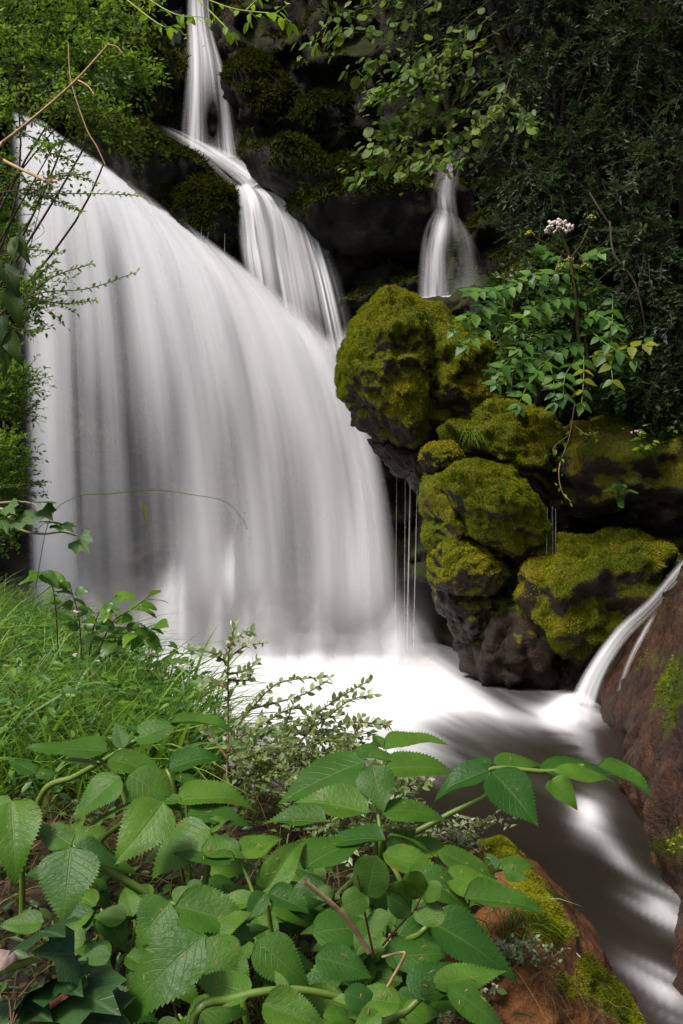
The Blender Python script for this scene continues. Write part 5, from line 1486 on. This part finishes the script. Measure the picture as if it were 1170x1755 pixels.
ang_leaf(pl, [(330, 1520, .1), (318, 1430, .05), (296, 1345, 0), (285, 1318, 0)], [(289, 1318, 381, 1284, .45, 1.1), (300, 1372, 438, 1358, .3, .95), (300, 1330, 350, 1335, .4, .9), (320, 1395, 430, 1395, .35, .9), (310, 1372, 250, 1370, .3, .8)])
ang_leaf(pl, [(35, 1600, .1), (38, 1520, .05), (35, 1440, 0), (30, 1375, 0)], [(20, 1372, 22, 1502, .95, 1.15), (60, 1330, 104, 1316, .5), (62, 1326, 15, 1296, .4), (50, 1330, -20, 1335, -.2), (20, 1372, -40, 1390, .4)], 0.007)
ang_leaf(pl, [(270, 1550, .1), (180, 1490, .05), (140, 1460, 0), (125, 1448, 0)], [(122, 1452, 104, 1574, .9, 1.35, -.05), (125, 1446, 180, 1408, .8, 1.2), (120, 1448, 65, 1408, .7, 1.1), (128, 1452, 200, 1470, .7)], 0.008)
ang_leaf(pl, [(330, 1600, .1), (350, 1520, .05), (360, 1470, 0)], [(360, 1420, 248, 1478, .6, 1.2), (355, 1425, 392, 1395, .5), (345, 1455, 420, 1465, .5)])
# middle plant
pm = thing('angelica_plant', P(420, 1780, 1.35), 'angelica in the bottom middle with a slender upright stem and long serrated leaflets', 'angelica')
ang_leaf(pm, [(497, 1770, 0), (470, 1660, 0), (440, 1548, 0), (410, 1472, 0)], [(406, 1470, 350, 1428, .5, 1.0), (410, 1468, 480, 1422, .6, .95), (402, 1474, 296, 1462, .3, .8), (440, 1548, 350, 1545, .35, .8), (445, 1548, 500, 1510, .5, .8)], 0.0045)
ang_leaf(pm, [(500, 1700, .05), (470, 1620, .05), (455, 1530, 0)], [(456, 1528, 520, 1428, 1.6, .75), (455, 1530, 420, 1580, .6), (460, 1530, 530, 1560, .5), (520, 1490, 625, 1408, .1, 1.2)])
ang_leaf(pm, [(420, 1740, 0), (400, 1640, 0), (330, 1560, 0), (290, 1548, 0)], [(292, 1546, 228, 1612, 1.2, 1.5), (296, 1545, 340, 1520, .7, 1.4), (300, 1552, 440, 1590, .7, .95), (350, 1604, 172, 1738, .9, .85, -.05), (360, 1605, 395, 1690, 1.1, 1.4), (350, 1600, 430, 1560, .5)])
ang_leaf(pm, [(330, 1760, 0.02), (400, 1712, 0.02), (500, 1696, 0.03), (590, 1712, 0.06), (640, 1730, 0.1)], [(440, 1612, 530, 1682, .8, 1.1), (535, 1600, 655, 1572, .5, 1.1), (540, 1640, 640, 1665, .7, 1.1), (450, 1720, 560, 1760, .8), (430, 1705, 330, 1670, .5), (490, 1700, 470, 1660, .8, .7), (590, 1700, 660, 1725, .6, 1.1)], 0.007)
# right-hand plant with the long arching stalk
pr = thing('angelica_plant', P(640, 1560, 1.7), 'angelica with a long arching stalk reaching out over the stream', 'angelica')
ang_leaf(pr, [(560, 1560, .1), (670, 1455, .03), (760, 1400, 0), (838, 1360, 0), (842, 1318, 0), (940, 1322, 0), (1000, 1312, 0)],
         [(838, 1320, 742, 1352, .35, .9), (842, 1322, 925, 1412, .75, 1.15, -.04), (843, 1308, 788, 1300, .3, 1.1, .05), (846, 1309, 932, 1290, .35, 1.0, .05), (925, 1320, 1068, 1292, .3, .75, .03), (950, 1324, 1060, 1312, .25, .8), (1025, 1312, 1135, 1356, .35, .8), (945, 1335, 992, 1380, .9, 1.1), (940, 1338, 958, 1364, 1.2, 1.2)], 0.0065)
ang_leaf(pr, [(648, 1470, .05), (650, 1380, .02), (656, 1290, .05)], [(652, 1286, 572, 1282, .22, 1.0, .08), (658, 1285, 766, 1263, .2, .9, .08), (655, 1282, 640, 1254, .15, 1.2, .12), (656, 1284, 700, 1262, .2, .9, .1)])
ang_leaf(pr, [(655, 1480, .05), (650, 1420, 0), (645, 1340, 0)], [(625, 1305, 472, 1366, .45, 1.0), (638, 1310, 655, 1388, .8, 1.25, -.03), (660, 1318, 786, 1303, .35, 1.0), (630, 1300, 700, 1290, .3, .8)])
ang_leaf(pr, [(652, 1500, .05), (652, 1440, 0), (648, 1396, 0)], [(632, 1394, 506, 1362, .45, 1.0), (654, 1392, 772, 1374, .35, .95), (560, 1410, 450, 1400, .3, .9), (660, 1440, 545, 1425, .2, .9), (665, 1430, 755, 1440, -.2, .8)])
ang_leaf(pr, [(700, 1600, .05), (690, 1520, 0), (658, 1462, 0)], [(656, 1464, 768, 1496, .5, .85), (750, 1458, 888, 1512, .45, .7), (700, 1505, 770, 1500, .6, 1.2), (760, 1500, 885, 1530, .5, .8), (795, 1538, 932, 1552, .35, .8), (720, 1500, 810, 1545, .6)])
ang_leaf(pr, [(690, 1640, .05), (720, 1600, 0), (740, 1580, 0)], [(735, 1580, 892, 1650, .6, .9, -.03), (725, 1560, 690, 1500, .8, 1.0), (672, 1640, 770, 1630, .5, 1.1), (640, 1580, 610, 1640, .8, 1.2)])
ang_leaf(pr, [(800, 1560, .0), (840, 1500, 0), (865, 1490, 0)], [(850, 1490, 830, 1458, .5, 1.0), (860, 1490, 918, 1472, .6, 1.0), (862, 1492, 905, 1505, .9, 1.2), (858, 1490, 880, 1460, .3)], 0.003)
# small plant in the lower right of the leaves
pb = thing('angelica_plant', P(690, 1790, 1.25), 'small angelica with glossy narrow leaflets on the orange rock at the bottom', 'angelica')
ang_leaf(pb, [(640, 1790, 0), (700, 1730, 0), (742, 1690, 0)], [(742, 1690, 868, 1660, .4, .75, -.02), (765, 1692, 888, 1762, .55, .7, -.04), (700, 1700, 790, 1640, .9, .9), (720, 1705, 770, 1690, .6, 1.2), (690, 1720, 570, 1700, .5, .8), (650, 1735, 600, 1775, .8)], 0.006)
# darker lower leaves under the canopy
for k in range(46):
    x, y = rng.uniform(60, 780), rng.uniform(1440, 1770)
    o = 0.10 + 0.14 * rng.random()
    par = pl if x < 290 else (pm if x < 560 else pr)
    lets = []
    for j in range(4):
        a_ = rng.random() * 6.28
        l = rng.uniform(75, 135)
        lets.append((x + 15 * math.cos(a_), y + 6 * math.sin(a_), x + l * math.cos(a_), y + l * 0.55 * math.sin(a_), rng.uniform(.2, .8), rng.uniform(.85, 1.15), o))
    ang_leaf(par, [(x + rng.normal() * 12, y + 30, o), (x, y, o)], lets, 0.0035)

# round-leaved woody sprig in the middle of the leaves
rd = thing('honeysuckle_sprig', P(625, 1640, 1.3), 'woody sprig with opposite round leaves among the angelica', 'sprig')
m = MB()
m.tube([P(640, 1640, 1.22), P(628, 1580, 1.2), P(618, 1530, 1.18), P(612, 1500, 1.17)], 0.0016, 0.001, 5, 12)
m.tube([P(655, 1620, 1.22), P(690, 1580, 1.2), P(710, 1560, 1.18), P(722, 1535, 1.17)], 0.0016, 0.001, 5, 12)
m.build('stem', M_STALK_RED, rd)
for x0, y0, x1, y1, w in [(628, 1535, 640, 1474, 1.1), (630, 1535, 590, 1550, 1.2), (640, 1560, 655, 1590, 1.3), (705, 1560, 672, 1535, 1.1), (708, 1562, 760, 1570, .9), (720, 1538, 705, 1500, .9), (722, 1536, 752, 1520, .9), (690, 1545, 690, 1515, 1.2)]:
    a_, b_ = P(x0, y0, 1.18), P(x1, y1, 1.16)
    L = np.linalg.norm(b_ - a_)
    place('leaf', random.choice(RND), rd, a_, b_ - a_, nz(np.array((rng.normal() * .2, -0.9, 0.6))), L * w, L)
# cut dry stalk
ds = thing('dry_stalk', P(630, 1640, 1.25), 'straw coloured cut stalk slanting between the angelica leaves', 'stalk')
m = MB()
m.tube([P(632, 1632, 1.2), P(590, 1570, 1.18), P(522, 1510, 1.15)], 0.0035, 0.003, 7, 10)
m.build('stem', M_TWIG, ds)
m = MB()
m.tube([P(665, 1690, 1.2), P(692, 1640, 1.18), P(688, 1632, 1.18), P(655, 1640, 1.19)], 0.0022, 0.0015, 6, 12)
m.build('stem', M_TWIG, ds)

# ------------------------------------------------------------------ orange rock in the right foreground
v, f = rock([(690, 1650), (780, 1570), (860, 1520), (905, 1508), (955, 1545), (1012, 1612), (1062, 1692), (1112, 1765), (1130, 1900), (900, 1950), (700, 1900), (650, 1760)], 1.75, 0.38, 61, 0.06, 0.035, 6, 0.1, 1.0)
nr = thing('orange_rock', (v[:, 0].mean(), v[:, 1].mean(), v[:, 2].min()), 'orange brown rock with bright moss along its rim at the bottom right', 'rock')
px, py = proj(v)
rim = (px - 900) * 0.80 - (py - 1508) * 0.62      # across the crest, photo pixels
mo = np.exp(-((rim + 4) / 24) ** 2) * 0.95 + G(px, py, 925, 1585, 28, 45, 0.75) + G(px, py, 975, 1690, 40, 20, 0.65, 40) + 0.22 * fbm(v * 14, 3, 63) - G(px, py, 985, 1625, 24, 22, 0.9) - 0.05
mo = np.clip(mo, 0, 1)
obj('rock', v, f, M_ORANGE, nr, attrs={'moss': mo})
moss_fur(v, f, mo, normals(v, f), 42000, 0.0055, 65, leaf_mat('rim moss', (0.07, 0.09, 0.005), (0.19, 0.22, 0.010), (0.38, 0.36, 0.02), 0.85, 0.3, 0.1), nr, 0.1, 9.0)


def hit(x, y):
    """nearest front vertex of the orange rock to a photo position"""
    dq = (px - x) ** 2 + (py - y) ** 2 + (v[:, 1] - 1.3) * 400
    return v[np.argmin(dq)]


RV = v
gt = []
for k in range(130):
    t = rng.random()
    gt.append(hit(880 + 140 * t + rng.normal() * 26, 1600 + 150 * t + rng.normal() * 30))
gt = np.array(gt)
vv, ff, a = blades(gt, len(gt), 0.05, 0.8, (0.1, -0.5, 0), 111, 0.0006, 1.2, 4, (0.2, 1.0), 0.4)
tag(solo('rock_grass', gt.mean(0), vv, ff, M_STRAW, 'fine straw and green grass tufts growing on the orange rock', 'grass', attrs={'var': a}), kind='stuff')
gt = np.array([hit(880 + rng.normal() * 20, 1590 + rng.normal() * 20) for k in range(70)])
vv, ff, a = blades(gt, len(gt), 0.085, 0.6, (0, -0.4, 0.1), 112, 0.0012, 0.9, 4, (0.5, 1.0), 0.2)
tag(solo('grass_tuft', gt.mean(0), vv, ff, M_GRASS, 'bright green grass tuft on the orange rock under the leaf tips', 'grass tuft', attrs={'var': a}), kind='stuff')
for k, (lab, spots) in enumerate([('cream edged creeping herb spreading over the orange rock', [(870, 1665), (905, 1650), (840, 1690), (800, 1700), (930, 1665), (860, 1640), (830, 1670)]), ('cream edged creeping herb in the shade of the small angelica', [(690, 1715), (740, 1725), (770, 1750), (700, 1750), (650, 1735), (720, 1700)])]):
    V, Fc, A, n0 = [], [], [], 0
    m = MB()
    b0 = hit(*spots[0])
    for x, y in spots:
        c = hit(x + rng.normal() * 8, y + rng.normal() * 8) + np.array((0, -0.01, 0.008))
        for j in range(9):
            p0 = c + rng.normal(size=3) * (0.018, 0.01, 0.01)
            dr = nz(np.array((rng.normal() * .6, -0.4 + rng.normal() * .3, 0.7)))
            m.tube([p0, p0 + dr * 0.03], 0.0006, 0.0005, 4, 3)
            q = p0 + dr * rng.uniform(0.0, 0.035, (9, 1))
            vv, ff, a = leaves(q, rng.normal(size=(9, 3)) + dr * 0.6, dr + rng.normal(size=(9, 3)) * 0.3, 0.0095, 0.0042, T_OVAL, np.clip(0.55 + rng.normal(size=9) * 0.3, 0, 1))
            V.append(vv); Fc.append(ff + n0); A.append(a); n0 += len(vv)
    hb = thing('creeping_herb', b0, lab, 'herb', 'cream edged creeping herbs')
    m.build('stem', M_STALK, hb)
    tag(obj('foliage', np.vstack(V), np.vstack(Fc), M_VARIEG, hb, attrs={'var': np.concatenate(A)}), kind='stuff')
# a fallen white petal and a pale snail-like disc
pv, pf, puv = leaf_grid(3, 8, prof_oval, fold=0.2, droop=0.1)
pm_ = mesh('petal', pv, pf, M_WHITE, uv=puv)
o = bpy.data.objects.new('fallen_petal', pm_)
C.objects.link(o)
a_ = hit(994, 1642) + np.array((0, -0.008, 0.004))
o.location = a_
o.scale = (0.008, 0.011, 0.01)
o.rotation_euler = (0.6, 0.2, 0.7)
tag(o, 'single fallen white petal lying on the bare orange rock', 'petal')

# ------------------------------------------------------------------ forest floor bottom left
ivp = []
for lab, b_, lv in [('ground ivy plant with pale veined leaves in the bottom left corner', (20, 1760, 1.15), [(35, 1690, 20, 1770, 1.2), (60, 1700, 62, 1680, .7), (10, 1680, 0, 1650, .9), (30, 1720, 75, 1735, .8)]),
                    ('ground ivy plant beside the rotten wood at the bottom', (150, 1760, 1.2), [(110, 1690, 190, 1720, .9), (80, 1672, 130, 1690, .8), (120, 1745, 210, 1752, .8), (150, 1640, 75, 1625, .7), (60, 1600, 100, 1590, .6), (95, 1745, 160, 1765, .9)])]:
    t_ = thing('ivy_plant', P(*b_), lab, 'ivy', 'ivy on the forest floor')
    m = MB()
    for x0, y0, x1, y1, w in lv:
        a_, c_ = P(x0, y0, 1.22), P(x1, y1, 1.16)
        L = np.linalg.norm(c_ - a_) * 1.1
        place('leaf', IVY, t_, a_, c_ - a_, nz(np.array((0.0, -0.6, 0.9)) + rng.normal(size=3) * 0.15), L * 1.1, L)
        m = MB()
        m.tube([P(*b_), (P(*b_) + a_) / 2 + UP * 0.01, a_], 0.0012, 0.0009, 5, 8)
        m.build('stem', M_STALK_RED, t_)
v, f = rock([(-20, 1640), (8, 1636), (26, 1650), (24, 1668), (0, 1676), (-25, 1668)], 1.35, 0.03, 91, 0.1, 0.05, 4)
solo('pink_stone', v.mean(0) - UP * 0.02, v, f, plain('pink stone', (0.22, 0.14, 0.12), (0.42, 0.30, 0.27), 0.8, 60), 'pinkish stone on the forest floor at the left edge', 'stone')
v, f = rock([(45, 1730), (80, 1708), (120, 1722), (118, 1760), (90, 1790), (48, 1775)], 1.25, 0.04, 93, 0.2, 0.1, 4, strata=0.1)
solo('rotten_wood', v.mean(0) - UP * 0.03, v, f, plain('rotten wood', (0.06, 0.018, 0.010), (0.20, 0.075, 0.04), 0.85, 50, 0.8), 'reddish lump of rotten wood between the ground ivy leaves', 'wood')
# dry leaf litter and needles
gb = on_bank(1500, (-1.0, 0.5), (0.9, 2.8), 121, 0.0)
n = len(gb)
r = np.random.default_rng(122)
v, f, a = leaves(gb + UP * r.uniform(0.005, 0.03, (n, 1)), r.normal(size=(n, 3)) * (1, 1, 0.25), UP + r.normal(size=(n, 3)) * 0.5, r.uniform(0.02, 0.05, n), r.uniform(0.006, 0.014, n), T_OVAL)
tag(obj('leaf_litter', v, f, M_STRAW, attrs={'var': a * 0.5}), 'brown dead leaves littering the soil under the plants', 'litter', kind='stuff')


# ------------------------------------------------------------------ spray hanging at the foot of the fall
def make_mist():
    m, nt, out = mat_new('spray')
    tc = N(nt, 'ShaderNodeTexCoord').outputs['Generated']
    c = N(nt, 'ShaderNodeSeparateXYZ', {0: tc})

    def hump(o):
        q = math_(nt, 'SUBTRACT', math_(nt, 'MULTIPLY', o, 2.0), 1.0)
        return math_(nt, 'SUBTRACT', 1.0, math_(nt, 'MULTIPLY', q, q), True)
    zf = math_(nt, 'POWER', math_(nt, 'SUBTRACT', 1.0, c.outputs[2], True), 2.6)
    dn = math_(nt, 'MULTIPLY', math_(nt, 'MULTIPLY', hump(c.outputs[0]), hump(c.outputs[1])), zf)
    dn = math_(nt, 'MULTIPLY', dn, N(nt, 'ShaderNodeMapRange', {0: noise(nt, 4.0, 2, 0.5, tc), 1: 0.3, 2: 0.7, 3: 0.4, 4: 1.6}).outputs[0])
    vol = N(nt, 'ShaderNodeVolumePrincipled', {'Color': (1, 1, 1, 1), 'Density': math_(nt, 'MULTIPLY', dn, 3.4), 'Anisotropy': 0.2})
    nt.links.new(vol.outputs[0], out.inputs['Volume'])
    x0, x1, y0, y1, z0, z1 = -4.9, 1.3, 12.7, 14.5, 0.13, 1.5
    v = np.array([(x, y, z) for x in (x0, x1) for y in (y0, y1) for z in (z0, z1)], float)
    f = np.array([(0, 1, 3, 2), (4, 6, 7, 5), (0, 4, 5, 1), (2, 3, 7, 6), (0, 2, 6, 4), (1, 5, 7, 3)])
    return obj('mist', v, f, m, smooth=False)


tag(make_mist(), 'white spray mist hanging at the foot of the main fall', 'mist', kind='stuff')
scene.cycles.volume_step_rate = 4.0
scene.cycles.volume_max_steps = 32

lp = np.array([q[0] for q in LIT])
ln_ = np.array([q[1] for q in LIT])
v, f, a = leaves(lp, nz(np.cross(ln_, rng.normal(size=lp.shape))), ln_, rng.uniform(0.006, 0.013, len(lp)), 0.0012, T_DIAMOND)
tag(obj('fallen_scales', v, f, M_LITTER, attrs={'var': a}), 'tiny brown fallen catkin scales scattered on the broad leaves', 'litter', kind='stuff')
